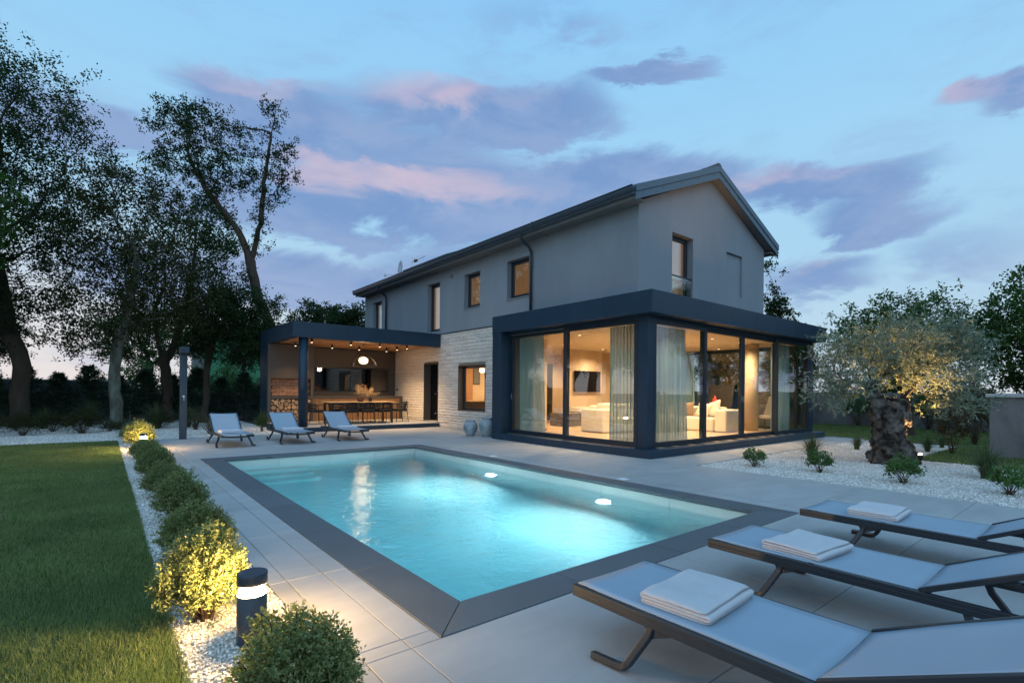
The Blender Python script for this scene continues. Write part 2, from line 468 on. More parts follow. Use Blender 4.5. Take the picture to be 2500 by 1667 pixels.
# pool water
m, t, o = base_mat('water')
geo = t.new('ShaderNodeNewGeometry')
gl = t.new('ShaderNodeBsdfGlass'); gl.inputs['IOR'].default_value = 1.33; gl.inputs['Roughness'].default_value = 0.06
gl.inputs[0].default_value = (1, 1, 1, 1)
h = t.math('ADD', t.noise(geo.outputs['Position'], 2.6, 3.0, 0.5, 0.6), t.math('MULTIPLY', t.noise(geo.outputs['Position'], 9.0, 3.0, 0.55, 0.4), 0.6))
bn = t.new('ShaderNodeBump'); bn.inputs['Strength'].default_value = 0.34; bn.inputs['Distance'].default_value = 0.05
t.put(bn.inputs['Height'], h); t.l.new(bn.outputs[0], gl.inputs['Normal'])
t.l.new(gl.outputs[0], o.inputs['Surface'])
va = t.new('ShaderNodeVolumeAbsorption'); va.inputs['Color'].default_value = (0.10, 0.80, 0.93, 1); va.inputs['Density'].default_value = 0.38
t.l.new(va.outputs[0], o.inputs['Volume'])
leafmat('oak_leaf', (0.016, 0.036, 0.016), (0.040, 0.066, 0.024), 0.30, 0.65, 0.12)
leafmat('oak_leaf_warm', (0.020, 0.034, 0.014), (0.055, 0.055, 0.018), 0.30, 0.65, 0.12)
leafmat('tree_leaf', (0.028, 0.075, 0.016), (0.07, 0.13, 0.03), 0.35)
leafmat('olive_leaf', (0.12, 0.165, 0.12), (0.30, 0.34, 0.28), 0.30, 0.5)
leafmat('box_leaf', (0.11, 0.15, 0.050), (0.27, 0.29, 0.12), 0.30, 0.45)
leafmat('pitto_leaf', (0.035, 0.10, 0.018), (0.09, 0.17, 0.035), 0.25, 0.3, 0.5)
leafmat('conifer_leaf', (0.016, 0.045, 0.028), (0.035, 0.07, 0.035), 0.2)
leafmat('tuft_leaf', (0.045, 0.075, 0.028), (0.11, 0.13, 0.06), 0.3)
leafmat('grass_leaf', (0.07, 0.145, 0.04), (0.27, 0.31, 0.14), 0.35, 0.6)
leafmat('photinia_leaf', (0.04, 0.06, 0.02), (0.12, 0.06, 0.03), 0.25, 0.35, 0.5)

def lamp(kind, parent, loc, power, col=WARM, size=0.05, spot=None, aim=None, blend=0.6, shape=None, name='light'):
    d = bpy.data.lights.new(name, kind); d.energy = power; d.color = col
    if kind == 'AREA':
        d.size = size
        if shape: d.shape = 'RECTANGLE'; d.size, d.size_y = shape
    else: d.shadow_soft_size = size
    if kind == 'SPOT': d.spot_size = R(spot or 90); d.spot_blend = blend
    o = bpy.data.objects.new(name, d); C.objects.link(o)
    if parent: o.parent = parent
    o.location = Vector(loc) - (org(parent) if parent else Vector((0, 0, 0)))
    if aim is not None: o.rotation_euler = (-Vector(aim)).to_track_quat('Z', 'Y').to_euler()
    return o

# ------------------------------------------------------------------ ground, lawn, gravel beds, terrace
PX0, PX1, PY0, PY1 = 1.77, 5.84, 2.68, 10.85          # pool opening
CX0, CX1, CY0, CY1 = 1.45, 6.16, 2.37, 11.20          # outer edge of the coping
g = MB()
for (x0, x1, y0, y1) in ((-400, 400, CY1, 500), (-400, 400, -300, CY0), (-400, CX0, CY0, CY1), (CX1, 400, CY0, CY1)):
    g.quad((x0, y0, -0.06), (x1, y0, -0.06), (x1, y1, -0.06), (x0, y1, -0.06))
struct(g.build('ground', 'soil'))
def sheet(name, m, rects, z):
    b = MB()
    for x0, x1, y0, y1 in rects: b.box(x0, x1, y0, y1, -0.058, z)
    return struct(b.build(name, m))
sheet('lawn', 'turf_base', [(-16, 0.30, -3, 16.22)], -0.015)
sheet('back_lawn', 'turf_base', [(13.3, 34, -1.0, 2.9), (17.9, 34, 2.9, 12)], -0.015)
sheet('gravel_strip', 'gravel_base', [(0.31, 0.90, -2, 16.22), (-16, 0.90, 16.23, 27), (0.91, 4.53, 16.10, 27)], -0.018)
sheet('gravel_bed', 'gravel_base', [(8.64, 13.3, -4.0, 5.13), (13.31, 17.89, 2.9, 5.13)], -0.018)
ter = struct(MB().box(0.905, 8.63, -3, CY0 - .001, -0.057, -0.012).box(0.905, CX0 - .001, CY0, CY1, -0.057, -0.012).box(CX1 + .001, 8.63, CY0, CY1, -0.057, -0.012)
             .box(0.905, 8.63, CY1 + .001, 16.1, -0.057, -0.012).box(8.631, 9.84, 11.5, 16.3, -0.057, -0.012).box(8.631, 18.4, 5.14, 6.14, -0.057, -0.012)
             .box(4.54, 8.63, 16.101, 16.3, -0.057, -0.012).build('terrace', 'joint'))
GX = [8.62 - 1.225 * k for k in range(7)] + [8.62 + 1.225 * k for k in range(1, 9)] + [1.02]
GY = [1.235 + 1.2525 * k for k in range(-4, 13)]
regions = [((0.905, 1.02, -2.9, 16.1), []), ((1.02, CX0, CY0, CY1), []), ((1.02, 8.63, -2.9, CY0), []),
           ((CX1, 8.63, CY0, CY1), [6.45]), ((1.02, 8.63, CY1, 16.1), []), ((8.63, 9.84, 11.5, 16.3), []), ((8.63, 18.4, 5.14, 6.14), []), ((4.54, 8.63, 16.1, 16.3), [])]
tile_mesh = {}
def slab_mesh(key, w, d, h, m, name, bev=0.0025):
    kk = (name, round(w, 3), round(d, 3))
    if kk not in tile_mesh:
        b = bpy.data.meshes.new(name); bm = bmesh.new()
        bmesh.ops.create_cube(bm, size=1.0, matrix=Matrix.Diagonal((w, d, h, 1)))
        bmesh.ops.bevel(bm, geom=[e for e in bm.edges], offset=bev, segments=1, affect='EDGES')
        bm.to_mesh(b); bm.free(); b.materials.append(MAT[m]); tile_mesh[kk] = b
    return tile_mesh[kk]
rt = random.Random(3)
for (x0, x1, y0, y1), extra in regions:
    xs = sorted({x0, x1, *[x for x in GX + extra if x0 + .06 < x < x1 - .06]})
    ys = sorted({y0, y1, *[y for y in GY if y0 + .06 < y < y1 - .06]})
    if extra: xs = [x for x in xs if abs(x - 6.17) > .05 or x == x0]
    for a, b_ in zip(xs[:-1], xs[1:]):
        for c, d in zip(ys[:-1], ys[1:]):
            w, dd = b_ - a - 0.005, d - c - 0.005
            gap = 0.016 if abs(a - 6.45) < .01 else 0.0
            inst('paving_tile', slab_mesh(0, w - gap, dd, 0.022, 'terrace_stone', 'paving_tile'), ter,
                 ((a + b_ + gap) / 2, (c + d) / 2, -0.011 + rt.uniform(-.0008, .0008)))
for (x, y) in ((6.315, 4.99), (6.315, 8.35)):
    o = MB().box(x - .07, x + .07, y - .07, y + .07, 0.0, 0.006).build('skimmer_lid', 'white_paint', bevel=.002, loc=(x, y, 0))
    tag(o, 'small square white skimmer lid set in the paving beside the pool', 'drain cover', 'skimmer lids beside the pool')

# ------------------------------------------------------------------ swimming pool
pool = thing('swimming_pool', 'rectangular lit pool with dark stone coping and pale tiled walls', 'pool', (3.8, 6.8, 0))
PD = -1.30
MB().box(PX0 - .2, PX1 + .2, PY0 - .2, PY1 + .2, PD - .15, PD).build('floor', 'pool_tile', pool)
sh = MB()
sh.box(PX0 - .25, PX0 - .02, PY0 - .25, PY1 + .25, PD, -0.045).box(PX1 + .02, PX1 + .25, PY0 - .25, PY1 + .25, PD, -0.045)
sh.box(PX0 - .019, PX1 + .019, PY0 - .25, PY0 - .02, PD, -0.045).box(PX0 - .019, PX1 + .019, PY1 + .02, PY1 + .25, PD, -0.045)
sh.build('shell', 'joint', pool)
# wall tiles
def wall_tiles(fixed, axis, a0, a1, n, sgn):
    step = (a1 - a0) / n
    for i in range(n):
        for (z0, z1) in ((-0.345, -0.045), (-0.945, -0.35), (-1.30, -0.95)):
            w = step - .004
            c = a0 + step * (i + .5)
            if axis == 'y':
                inst('wall_tile', slab_mesh(0, 0.02, w, z1 - z0, 'pool_tile', 'wall_tile_y%d' % round(100*(z1-z0)), .001), pool, (fixed + sgn * .01, c, (z0 + z1) / 2))
            else:
                inst('wall_tile', slab_mesh(0, w, 0.02, z1 - z0, 'pool_tile', 'wall_tile_x%d' % round(100*(z1-z0)), .001), pool, (c, fixed + sgn * .01, (z0 + z1) / 2))
wall_tiles(PX0, 'y', PY0, PY1, 7, -1); wall_tiles(PX1, 'y', PY0, PY1, 7, 1)
wall_tiles(PY0, 'x', PX0, PX1, 4, -1); wall_tiles(PY1, 'x', PX0, PX1, 4, 1)
# steps in the far left corner
for i, z in enumerate((-0.55, -0.85, -1.08)):
    MB().box(PX0, PX0 + 1.5, PY1 - 0.35 * (i + 1), PY1 - 0.35 * i - .001, PD, z).build('pool_step', 'pool_tile', pool, .01)
# coping stones, mitred at the corners
def cop(pts):
    b = MB(); n = len(pts)
    v = [(x, y, -0.042) for x, y in pts] + [(x, y, 0.006) for x, y in pts]
    f = [tuple(range(n - 1, -1, -1)), tuple(range(n, 2 * n))] + [(i, (i + 1) % n, n + (i + 1) % n, n + i) for i in range(n)]
    b.add(v, f); b.build('coping_stone', 'coping_stone', pool, .004)
gpp = .002; ov = 0.02
ix0, ix1, iy0, iy1 = PX0 + ov, PX1 - ov, PY0 + ov, PY1 - ov
def run(n, A, B, a, b, horizontal, flip):
    pass
ys = np.linspace(CY0, CY1, 8); xs = np.linspace(CX0, CX1, 5)
for k in range(7):
    y0, y1 = ys[k] + gpp, ys[k + 1] - gpp
    a0 = iy0 + gpp if k == 0 else y0; a1 = iy1 - gpp if k == 6 else y1
    cop([(CX0, y0), (ix0, a0), (ix0, a1), (CX0, y1)])
    cop([(ix1, a0), (CX1, y0), (CX1, y1), (ix1, a1)])
for k in range(4):
    x0, x1 = xs[k] + gpp, xs[k + 1] - gpp
    a0 = ix0 + gpp if k == 0 else x0; a1 = ix1 - gpp if k == 3 else x1
    cop([(x0 + gpp, CY0), (x1 - gpp, CY0), (a1, iy0), (a0, iy0)])
    cop([(a0, iy1), (a1, iy1), (x1 - gpp, CY1), (x0 + gpp, CY1)])
WZ = -0.165
wt = MB().box(PX0 - .012, PX1 + .012, PY0 - .012, PY1 + .012, PD - .05, WZ)
struct(wt.build('water', 'water'))
for y in (7.73, 4.92):
    b = MB().lathe([(0.0, 0), (0.135, 0), (0.135, 0.02), (0.11, 0.03)], 24)
    M4 = Matrix.Translation((PX1 - .001, y, -0.62)) @ Matrix.Rotation(R(-90), 4, 'Y')
    b.v = [tuple(M4 @ Vector(p)) for p in b.v]
    pl = b.build('pool_light', 'white_paint', pool)
    b = MB().lathe([(0.0, 0.031), (0.105, 0.031), (0.09, 0.036), (0.0, 0.037)], 24, cap=False)
    b.v = [tuple(M4 @ Vector(p)) for p in b.v]
    b.build('lens', 'pool_glow', pl)
    lamp('SPOT', pool, (PX1 - .06, y, -0.62), 390, (0.80, 0.97, 1.0), 0.09, spot=128, aim=(-1, 0, -0.16), blend=1.0, name='pool_lamp')
    lamp('SPOT', pool, (PX1 - .06, y, -0.62), 270, (0.80, 0.97, 1.0), 0.09, spot=175, aim=(-1, 0, 0.0), blend=0.6, name='pool_lamp')

# ------------------------------------------------------------------ the house
XF, YG, XE, YN = 9.84, 7.39, 16.30, 23.40     # left facade, gable, east wall, north end
house = thing('house', 'two storey grey rendered house with pitched roof and stone clad ground floor', 'house', (13.0, 15.0, 0))
def emis(name, col, s):  # blinds glow by themselves, in place of lamps in the upstairs rooms
    m, t, o = base_mat(name)
    geo = t.new('ShaderNodeNewGeometry')
    n = t.noise(t.vmath('MULTIPLY', geo.outputs['Position'], (1, 1, 0.15)), 9, 3)
    b = t.new('ShaderNodeBsdfPrincipled'); b.inputs['Base Color'].default_value = (*col, 1); b.inputs['Roughness'].default_value = 0.7
    b.inputs['Emission Color'].default_value = (*col, 1)
    t.put(b.inputs['Emission Strength'], t.math('MULTIPLY_ADD', n, s, s * 0.5))
    t.l.new(b.outputs[0], o.inputs[0])
emis('lit_blind', (0.42, 0.19, 0.07), 0.55)
emis('lit_blind_pale', (0.62, 0.60, 0.62), 0.45)
# upper storey, left facade
ZB, ZT = 3.47, 5.90
wins = [(11.33, 12.38, 4.22, 5.41), (13.84, 14.79, 4.22, 5.41), (16.44, 17.36, 3.60, 5.45), (21.54, 22.50, 3.60, 5.41)]
b = MB()
for (a0, a1, z0, z1) in cells((YG, ZB), (YN, ZT), wins): b.box(XF, XF + .3, a0, a1, z0, z1)
b.build('wall', 'render_grey', house)
# gable
gw = (11.23, 12.20, 3.47, 5.45); bn = (13.95, 14.89, 4.22, 5.44)
b = MB()
for (a0, a1, z0, z1) in cells((XF + .3, 3.3), (XE, ZT), [gw, bn]): b.box(a0, a1, YG, YG + .3, z0, z1)
AX, AZ = 13.07, 7.30
b.add([(XF, YG, ZT), (XE, YG, ZT), (AX, YG, AZ), (XF, YG + .3, ZT), (XE, YG + .3, ZT), (AX, YG + .3, AZ)], [(0, 1, 2), (5, 4, 3), (0, 3, 4, 1), (1, 4, 5, 2), (2, 5, 3, 0)])
b.build('gable_wall', 'render_grey', house)
MB().box(bn[0], bn[1], YG + .07, YG + .3, bn[2], bn[3]).build('blind_niche', 'render_grey', house)
MB().box(XE - .3, XE, YG + .3, YN, 3.3, ZT).build('wall', 'render_grey', house)
MB().box(XF + .3, XE - .3, YN - .3, YN, 0, ZT).add([(XF, YN - .3, ZT), (XE, YN - .3, ZT), (AX, YN - .3, AZ), (XF, YN, ZT), (XE, YN, ZT), (AX, YN, AZ)], [(0, 2, 1), (3, 4, 5), (0, 1, 4, 3), (1, 2, 5, 4), (2, 0, 3, 5)]).build('wall', 'render_grey', house)
MB().box(XF + .3, XE - .3, YG + .3, YN - .3, 3.22, 3.30).build('floor_slab', 'room_ceiling', house)
def window(par, plane, f, a0, a1, z0, z1, blind='lit_blind', sill=True, mull=None):
    """opening in a wall whose outer face is at f; plane 'x' faces -x, 'y' faces -y"""
    d, fw = 0.17, 0.075
    def bx(mb, p0, p1, q0, q1, r0, r1):   # depth, along, z
        return mb.box(f + p0, f + p1, q0, q1, r0, r1) if plane == 'x' else mb.box(q0, q1, f + p0, f + p1, r0, r1)
    mb = MB()
    bx(mb, d, d + .07, a0, a0 + fw, z0, z1); bx(mb, d, d + .07, a1 - fw, a1, z0, z1)
    bx(mb, d, d + .07, a0 + fw, a1 - fw, z0, z0 + fw); bx(mb, d, d + .07, a0 + fw, a1 - fw, z1 - fw, z1)
    w = mb.build('window', 'frame_metal', par, .006)
    g0, g1, h0, h1 = a0 + fw, a1 - fw, z0 + fw, z1 - fw
    mb = MB(); iw = .045
    bx(mb, d - .015, d + .05, g0, g0 + iw, h0, h1); bx(mb, d - .015, d + .05, g1 - iw, g1, h0, h1)
    bx(mb, d - .015, d + .05, g0 + iw, g1 - iw, h0, h0 + iw); bx(mb, d - .015, d + .05, g0 + iw, g1 - iw, h1 - iw, h1)
    mb.build('sash', 'frame_metal', w, .005)
    mb = MB(); bx(mb, d + .012, d + .036, g0 + iw, g1 - iw, h0 + iw, h1 - iw); mb.build('pane', 'window_glass', w)
    mb = MB(); bx(mb, d + .16, d + .19, a0 - .1, a1 + .1, z0 - .1, z1 + .1); mb.build('blind', blind, w)
    if sill:
        mb = MB(); bx(mb, -.035, d, a0 - .03, a1 + .03, z0 - .028, z0 - .001); mb.build('sill', 'render_grey', w, .004)
    return w
for i, (a0, a1, z0, z1) in enumerate(wins):
    window(house, 'x', XF, a0, a1, z0, z1, 'lit_blind_pale' if i == 3 else 'lit_blind', sill=i < 2)
gwin = window(house, 'y', YG, gw[0], gw[1], gw[2], gw[3], 'lit_blind', sill=False)
MB().box(gw[0] + .01, gw[1] - .01, YG + .03, YG + .042, 3.6, 4.35).build('guard_pane', 'pane_glass', gwin)
MB().tube([(gw[0], YG + .036, 4.37), (gw[1], YG + .036, 4.37)], .018, 8).build('guard_rail', 'frame_metal', gwin)
# vent
b = MB().lathe([(0.0, 0), (0.075, 0), (0.075, .02), (0.05, .028), (0, .028)], 20, cap=False)
M4 = Matrix.Translation((XF, 15.62, 5.5)) @ Matrix.Rotation(R(-90), 4, 'Y'); b.v = [tuple(M4 @ Vector(p)) for p in b.v]
b.build('vent', 'soffit', house, smooth=False)
# roof
Y0, Y1 = YG - .22, YN + .15
EX0, EX1, EZ, RZ = 9.42, 16.72, 6.03, 7.50
th = .24
roof = MB().add([(EX0, Y0, EZ), (AX, Y0, RZ), (EX1, Y0, EZ), (EX1, Y0, EZ - th), (AX, Y0, RZ - th), (EX0, Y0, EZ - th),
                 (EX0, Y1, EZ), (AX, Y1, RZ), (EX1, Y1, EZ), (EX1, Y1, EZ - th), (AX, Y1, RZ - th), (EX0, Y1, EZ - th)],
                [(0, 1, 4, 5), (1, 2, 3, 4), (11, 10, 7, 6), (10, 9, 8, 7), (0, 6, 7, 1), (1, 7, 8, 2), (5, 4, 10, 11), (4, 3, 9, 10), (2, 8, 9, 3), (0, 5, 11, 6)]).build('roof', 'soffit', house)
# bargeboards on the gable verge: two metal bands
def barge(y0, y1, dz0, dz1, m, nm):
    for (xa, xb) in ((EX0 - .02, AX), (EX1 + .02, AX)):
        za, zb = EZ - .008, RZ
        MB().add([(xa, y0, za + dz0), (xb, y0, zb + dz0), (xb, y0, zb + dz1), (xa, y0, za + dz1), (xa, y1, za + dz0), (xb, y1, zb + dz0), (xb, y1, zb + dz1), (xa, y1, za + dz1)],
                 [(0, 1, 2, 3), (7, 6, 5, 4), (0, 4, 5, 1), (1, 5, 6, 2), (2, 6, 7, 3), (3, 7, 4, 0)]).build(nm, m, roof)
barge(Y0 - .03, Y0 - .002, -.27, -.10, 'roof_metal', 'bargeboard')
barge(Y0 - .05, Y0 + .06, -.088, .075, 'roof_metal', 'verge_flashing')
for xa, sgn in ((EX0, 1), (EX1, -1)):
    for k in range(5):
        u = .25 + k * .78
        x = xa + sgn * u; z = EZ + (RZ - EZ) * abs(u) / abs(AX - EX0) - .15
        MB().box(x - .012, x + .012, Y0 - .036, Y0 - .031, z - .012, z + .012).build('screw', 'frame_metal', roof)
# clay tile courses on both slopes
nx, ny = 40, 60
for sgn, xa in ((1, EX0), (-1, EX1)):
    V = []; F = []
    for i in range(nx + 1):
        u = i / nx; x = xa + (AX - xa) * u; z = EZ + (RZ - EZ) * u
        for j in range(ny * 4 + 1):
            y = Y0 + .05 + (Y1 - Y0 - .1) * j / (ny * 4)
            V.append((x, y, z + .035 + .028 * math.cos(j * math.pi / 2) + .02 * (1 - (i * 0.5) % 1.0)))
    w = ny * 4 + 1
    F = [(i*w+j, (i+1)*w+j, (i+1)*w+j+1, i*w+j+1) if sgn < 0 else (i*w+j, i*w+j+1, (i+1)*w+j+1, (i+1)*w+j) for i in range(nx) for j in range(w - 1)]
    me = mesh_np('tiling', np.array(V) - np.array(org(house)), np.array(F)); o = put('tiling', me, 'roof_tile', roof, smooth=True)
    o['kind'] = 'stuff'
b = bpy.data.meshes.new('ridge_tile'); bm = bmesh.new()
prof = [(-.16, -.05), (-.12, .03), (-.05, .075), (.05, .075), (.12, .03), (.16, -.05)]
vs = [[bm.verts.new((x * s_, y, z * s_)) for x, z in prof] for y, s_ in ((-.22, 1.0), (.2, .88))]
for i in range(5): bm.faces.new((vs[0][i], vs[0][i+1], vs[1][i+1], vs[1][i]))
bm.faces.new(vs[0][::-1]); bm.faces.new(vs[1]); bm.to_mesh(b); bm.free(); b.materials.append(MAT['roof_tile'])
for k in range(40): inst('ridge_tile', b, roof, (AX, Y0 + .2 + k * .405, RZ + .07))
# boxed eaves, gutter, downpipes
MB().box(EX0 + .03, XF - .002, Y0 + .03, Y1 - .02, 5.815, 5.845).build('soffit_board', 'soffit', house)
MB().box(EX0 + .005, EX0 + .03, Y0 + .02, Y1 - .01, 5.80, 6.0).build('fascia_board', 'dark_metal', house)
MB().box(XE + .002, EX1 - .03, Y0 + .03, Y1 - .02, 5.79, 5.82).build('soffit_board', 'soffit', house)
gut = MB(); prof = [(9.415, 6.05), (9.405, 5.93), (9.37, 5.885), (9.31, 5.885), (9.275, 5.93), (9.265, 6.035), (9.245, 6.05), (9.245, 6.06), (9.28, 6.06), (9.285, 5.94), (9.315, 5.90), (9.365, 5.90), (9.395, 5.94), (9.40, 6.05)]
n = len(prof); v = [(x, Y0 - .03, z) for x, z in prof] + [(x, Y1 + .02, z) for x, z in prof]
gut.add(v, [(i, (i+1) % n, n + (i+1) % n, n + i) for i in range(n)] + [tuple(range(n - 1, -1, -1)), tuple(range(n, 2*n))])
gutter = gut.build('gutter', 'dark_metal', house)
MB().box(9.255, 9.262, Y0 - .03, Y1 + .02, 5.985, 5.997).build('gutter_bead', 'roof_metal', gutter)
MB().box(9.30, 9.38, Y0 - .03, Y1 + .02, 5.876, 5.884).build('gutter_bead', 'roof_metal', gutter)
for y, zb in ((11.16, 3.46), (20.92, 3.49)):
    p = MB().tube([(9.34, y, 5.90), (9.34, y, 5.80), (9.42, y, 5.70), (9.66, y, 5.58), (9.75, y, 5.48), (9.76, y, 5.3), (9.76, y, zb)], .042, 12).build('downpipe', 'dark_metal', house, smooth=True)
    for z in (5.0, 4.1): MB().lathe([(.044, -.02), (.052, -.02), (.052, .02), (.044, .02)], 14, (9.76, y, z), cap=False).build('bracket', 'frame_metal', p)
MB().tube([(9.30, 10.62, 6.12), (9.24, 10.62, 6.0), (9.26, 10.62, 5.88), (9.5, 10.55, 5.80), (9.83, 10.45, 5.76)], .008, 6).build('lightning_wire', 'roof_metal', house)
# dish, aerial and panels standing on the roof
d = thing('satellite_dish', 'round pale satellite dish standing on the pergola end of the roof', 'satellite dish', (10.6, 21.5, 6.5))
bm = MB(); prof = [(0.02, .0), (.15, .015), (.28, .05), (.38, .095), (.385, .105), (.28, .065), (.15, .03), (.02, .016)]
bm.lathe(prof, 24, cap=False); M4 = Matrix.Translation((10.55, 21.3, 7.02)) @ Matrix.Rotation(R(48), 4, 'Z') @ Matrix.Rotation(R(97), 4, 'X') @ Matrix.Scale(.8, 4) ; bm.v = [tuple(M4 @ Vector(p)) for p in bm.v]
bm.build('reflector', 'white_paint', d, smooth=True)
MB().tube([(10.6, 21.5, 6.45), (10.6, 21.45, 7.0), (10.55, 21.32, 7.02)], .02, 8).build('mast', 'chrome', d)
MB().tube([(10.5, 21.25, 6.7), (10.1, 21.75, 6.62)], .012, 6).build('feed_arm', 'chrome', d)
MB().box(10.04, 10.14, 21.70, 21.80, 6.58, 6.72).build('receiver', 'white_paint', d, .015)
d = thing('television_aerial', 'thin metal aerial with rods on a mast on the roof', 'aerial', (10.5, 20.0, 6.4))
MB().tube([(10.5, 20.0, 6.4), (10.5, 20.0, 7.35)], .016, 6).build('mast', 'chrome', d)
MB().tube([(10.5, 20.0, 6.95), (10.6, 18.9, 7.05)], .010, 6).build('boom', 'chrome', d)
for k in range(6):
    y = 19.9 - k * .17; MB().tube([(10.5 + k*.016, y, 6.75 + k*.016), (10.5 + k*.016, y, 7.2 - k*.01)], .006, 5).build('rod', 'chrome', d)
MB().box(10.48, 10.58, 19.55, 19.75, 6.93, 7.03).build('amplifier', 'clay_tile', d, .01)
for k in range(2):
    d = thing('solar_panel', 'flat pale solar panel lying on the pool side roof slope', 'solar panel', (10.4, 18.4 - k*1.75, 6.45), group='solar panels on the roof')
    M4 = Matrix.Translation((10.6, 18.4 - k*1.75, 6.66)) @ Matrix.Rotation(R(-21.8), 4, 'Y')
    for nm, m, s_ in (('panel_frame', 'roof_metal', (1.9, 1.7, .08)), ('cells', 'screen_black', (1.82, 1.62, .09))):
        q = MB().box(-s_[0]/2, s_[0]/2, -s_[1]/2, s_[1]/2, -s_[2]/2, s_[2]/2); q.v = [tuple(M4 @ Vector(p)) for p in q.v]; q.build(nm, m, d)

# ---- stone clad ground floor
DO = (16.48, 17.57, 0.16, 2.40); WO = (13.47, 15.10, 0.65, 2.24)
b = MB()
for (a0, a1, z0, z1) in cells((11.5, 0), (YN, 3.46), [DO, WO]): b.box(XF + .03, XF + .3, a0, a1, z0, z1)
sw = b.build('stone_wall', 'mortar', house)
box('drip_band', 'dark_metal', XF - .035, XF + .02, 11.5, YN, 3.445, 3.469, house)
# split-face blocks, a few shapes shared by all
rs = random.Random(11)
def block_mesh(seed):
    r = random.Random(seed); nx_, nz_ = 5, 3
    bm = bmesh.new(); G = []
    for i in range(nx_ + 1):
        row = []
        for j in range(nz_ + 1):
            e = (i in (0, nx_)) or (j in (0, nz_))
            row.append(bm.verts.new((-(.006 + r.uniform(0, .006)) if e else -r.uniform(.014, .036), -.5 + i / nx_ + (0 if e else r.uniform(-.06, .06)), -.5 + j / nz_ + (0 if e else r.uniform(-.1, .1)))))
        G.append(row)
    Bk = {}
    for i in range(nx_ + 1):
        for j in range(nz_ + 1):
            if i in (0, nx_) or j in (0, nz_): Bk[i, j] = bm.verts.new((.03, -.5 + i / nx_, -.5 + j / nz_))
    for i in range(nx_):
        for j in range(nz_): bm.faces.new((G[i][j], G[i][j+1], G[i+1][j+1], G[i+1][j]))
        bm.faces.new((G[i][0], G[i+1][0], Bk[i+1, 0], Bk[i, 0])); bm.faces.new((G[i+1][nz_], G[i][nz_], Bk[i, nz_], Bk[i+1, nz_]))
    for j in range(nz_):
        bm.faces.new((G[0][j+1], G[0][j], Bk[0, j], Bk[0, j+1])); bm.faces.new((G[nx_][j], G[nx_][j+1], Bk[nx_, j+1], Bk[nx_, j]))
    me = bpy.data.meshes.new('stone'); bm.to_mesh(me); bm.free(); me.materials.append(MAT['ledge_stone']); return me
blocks = [block_mesh(k) for k in range(8)]
z = 0.0; stones = []
while z < 3.43:
    h = min(rs.choice((.095, .12, .135, .15)), 3.44 - z)
    if h < .04: break
    y = 11.5 - rs.uniform(0, .3)
    while y < 20.1:
        L = rs.uniform(.26, .62); a0, a1 = max(y, 11.5), min(y + L, 20.07); y += L
        if a1 - a0 < .05: continue
        segs = [(a0, a1)]
        for (o0, o1, h0, h1) in (DO, WO):
            if z + h > h0 + .01 and z < h1 - .01:
                ns = []
                for s0, s1 in segs:
                    if s1 <= o0 or s0 >= o1: ns.append((s0, s1)); continue
                    if s0 < o0: ns.append((s0, o0))
                    if s1 > o1: ns.append((o1, s1))
                segs = ns
        for s0, s1 in segs:
            if s1 - s0 > .03: stones.append((s0, s1, z, z + h))
    z += h
stones.sort(key=lambda q: q[0])
rest = []
for k, (a0, a1, z0, z1) in enumerate(stones):
    me = rs.choice(blocks)
    if k < 290:
        inst('stone', me, sw, (XF, (a0 + a1) / 2, (z0 + z1) / 2), scale=(rs.uniform(.7, 1.15), a1 - a0 - .006, z1 - z0 - .006))
    else: rest.append((me, a0, a1, z0, z1))
V = []; F = []
for me, a0, a1, z0, z1 in rest:
    o = len(V); s_ = rs.uniform(.7, 1.15)
    for q in me.vertices: V.append((XF + q.co.x * s_, (a0+a1)/2 + q.co.y * (a1-a0-.006), (z0+z1)/2 + q.co.z * (z1-z0-.006)))
    F += [tuple(i + o for i in p.vertices) for p in me.polygons]
b = MB(); b.v = V; b.f = F; o = b.build('stone_rows', 'ledge_stone', sw); o['kind'] = 'stuff'
# door
door = MB().box(XF - .02, XF + .34, DO[0], DO[0] + .02, .16, 2.4).box(XF - .02, XF + .34, DO[1] - .02, DO[1], .16, 2.4).box(XF - .02, XF + .34, DO[0] + .02, DO[1] - .02, 2.38, 2.4).build('door', 'taupe_panel', house)
box('threshold', 'terrace_stone', XF - .02, XF + .3, DO[0] + .02, DO[1] - .02, .14, .175, door)
box('door_leaf', 'frame_metal', XF + .28, XF + .335, DO[0] + .02, DO[0] + .55, .19, 2.37, door)
for k in range(5): box('door_slat', 'slat_wood', XF + .265, XF + .278, DO[0] + .06 + k * .095, DO[0] + .09 + k * .095, .3, 2.3, door)
box('side_panel', 'screen_black', XF + .28, XF + .33, DO[0] + .56, DO[1] - .02, .19, 2.37, door)
for z in (.45, 1.2):
    MB().tube([(XF + .28, DO[0] + .58, z), (XF + .22, DO[0] + .58, z), (XF + .22, DO[0] + .58, z + .05)], .014, 8).build('hinge', 'chrome', door)
MB().box(XF - .04, XF - .005, 19.80, 19.90, 1.32, 1.42).build('tap_plate', 'black_metal', house, .01)
MB().tube([(XF - .03, 19.85, 1.36), (XF - .10, 19.85, 1.36), (XF - .11, 19.85, 1.30)], .012, 8).build('tap', 'chrome', house)
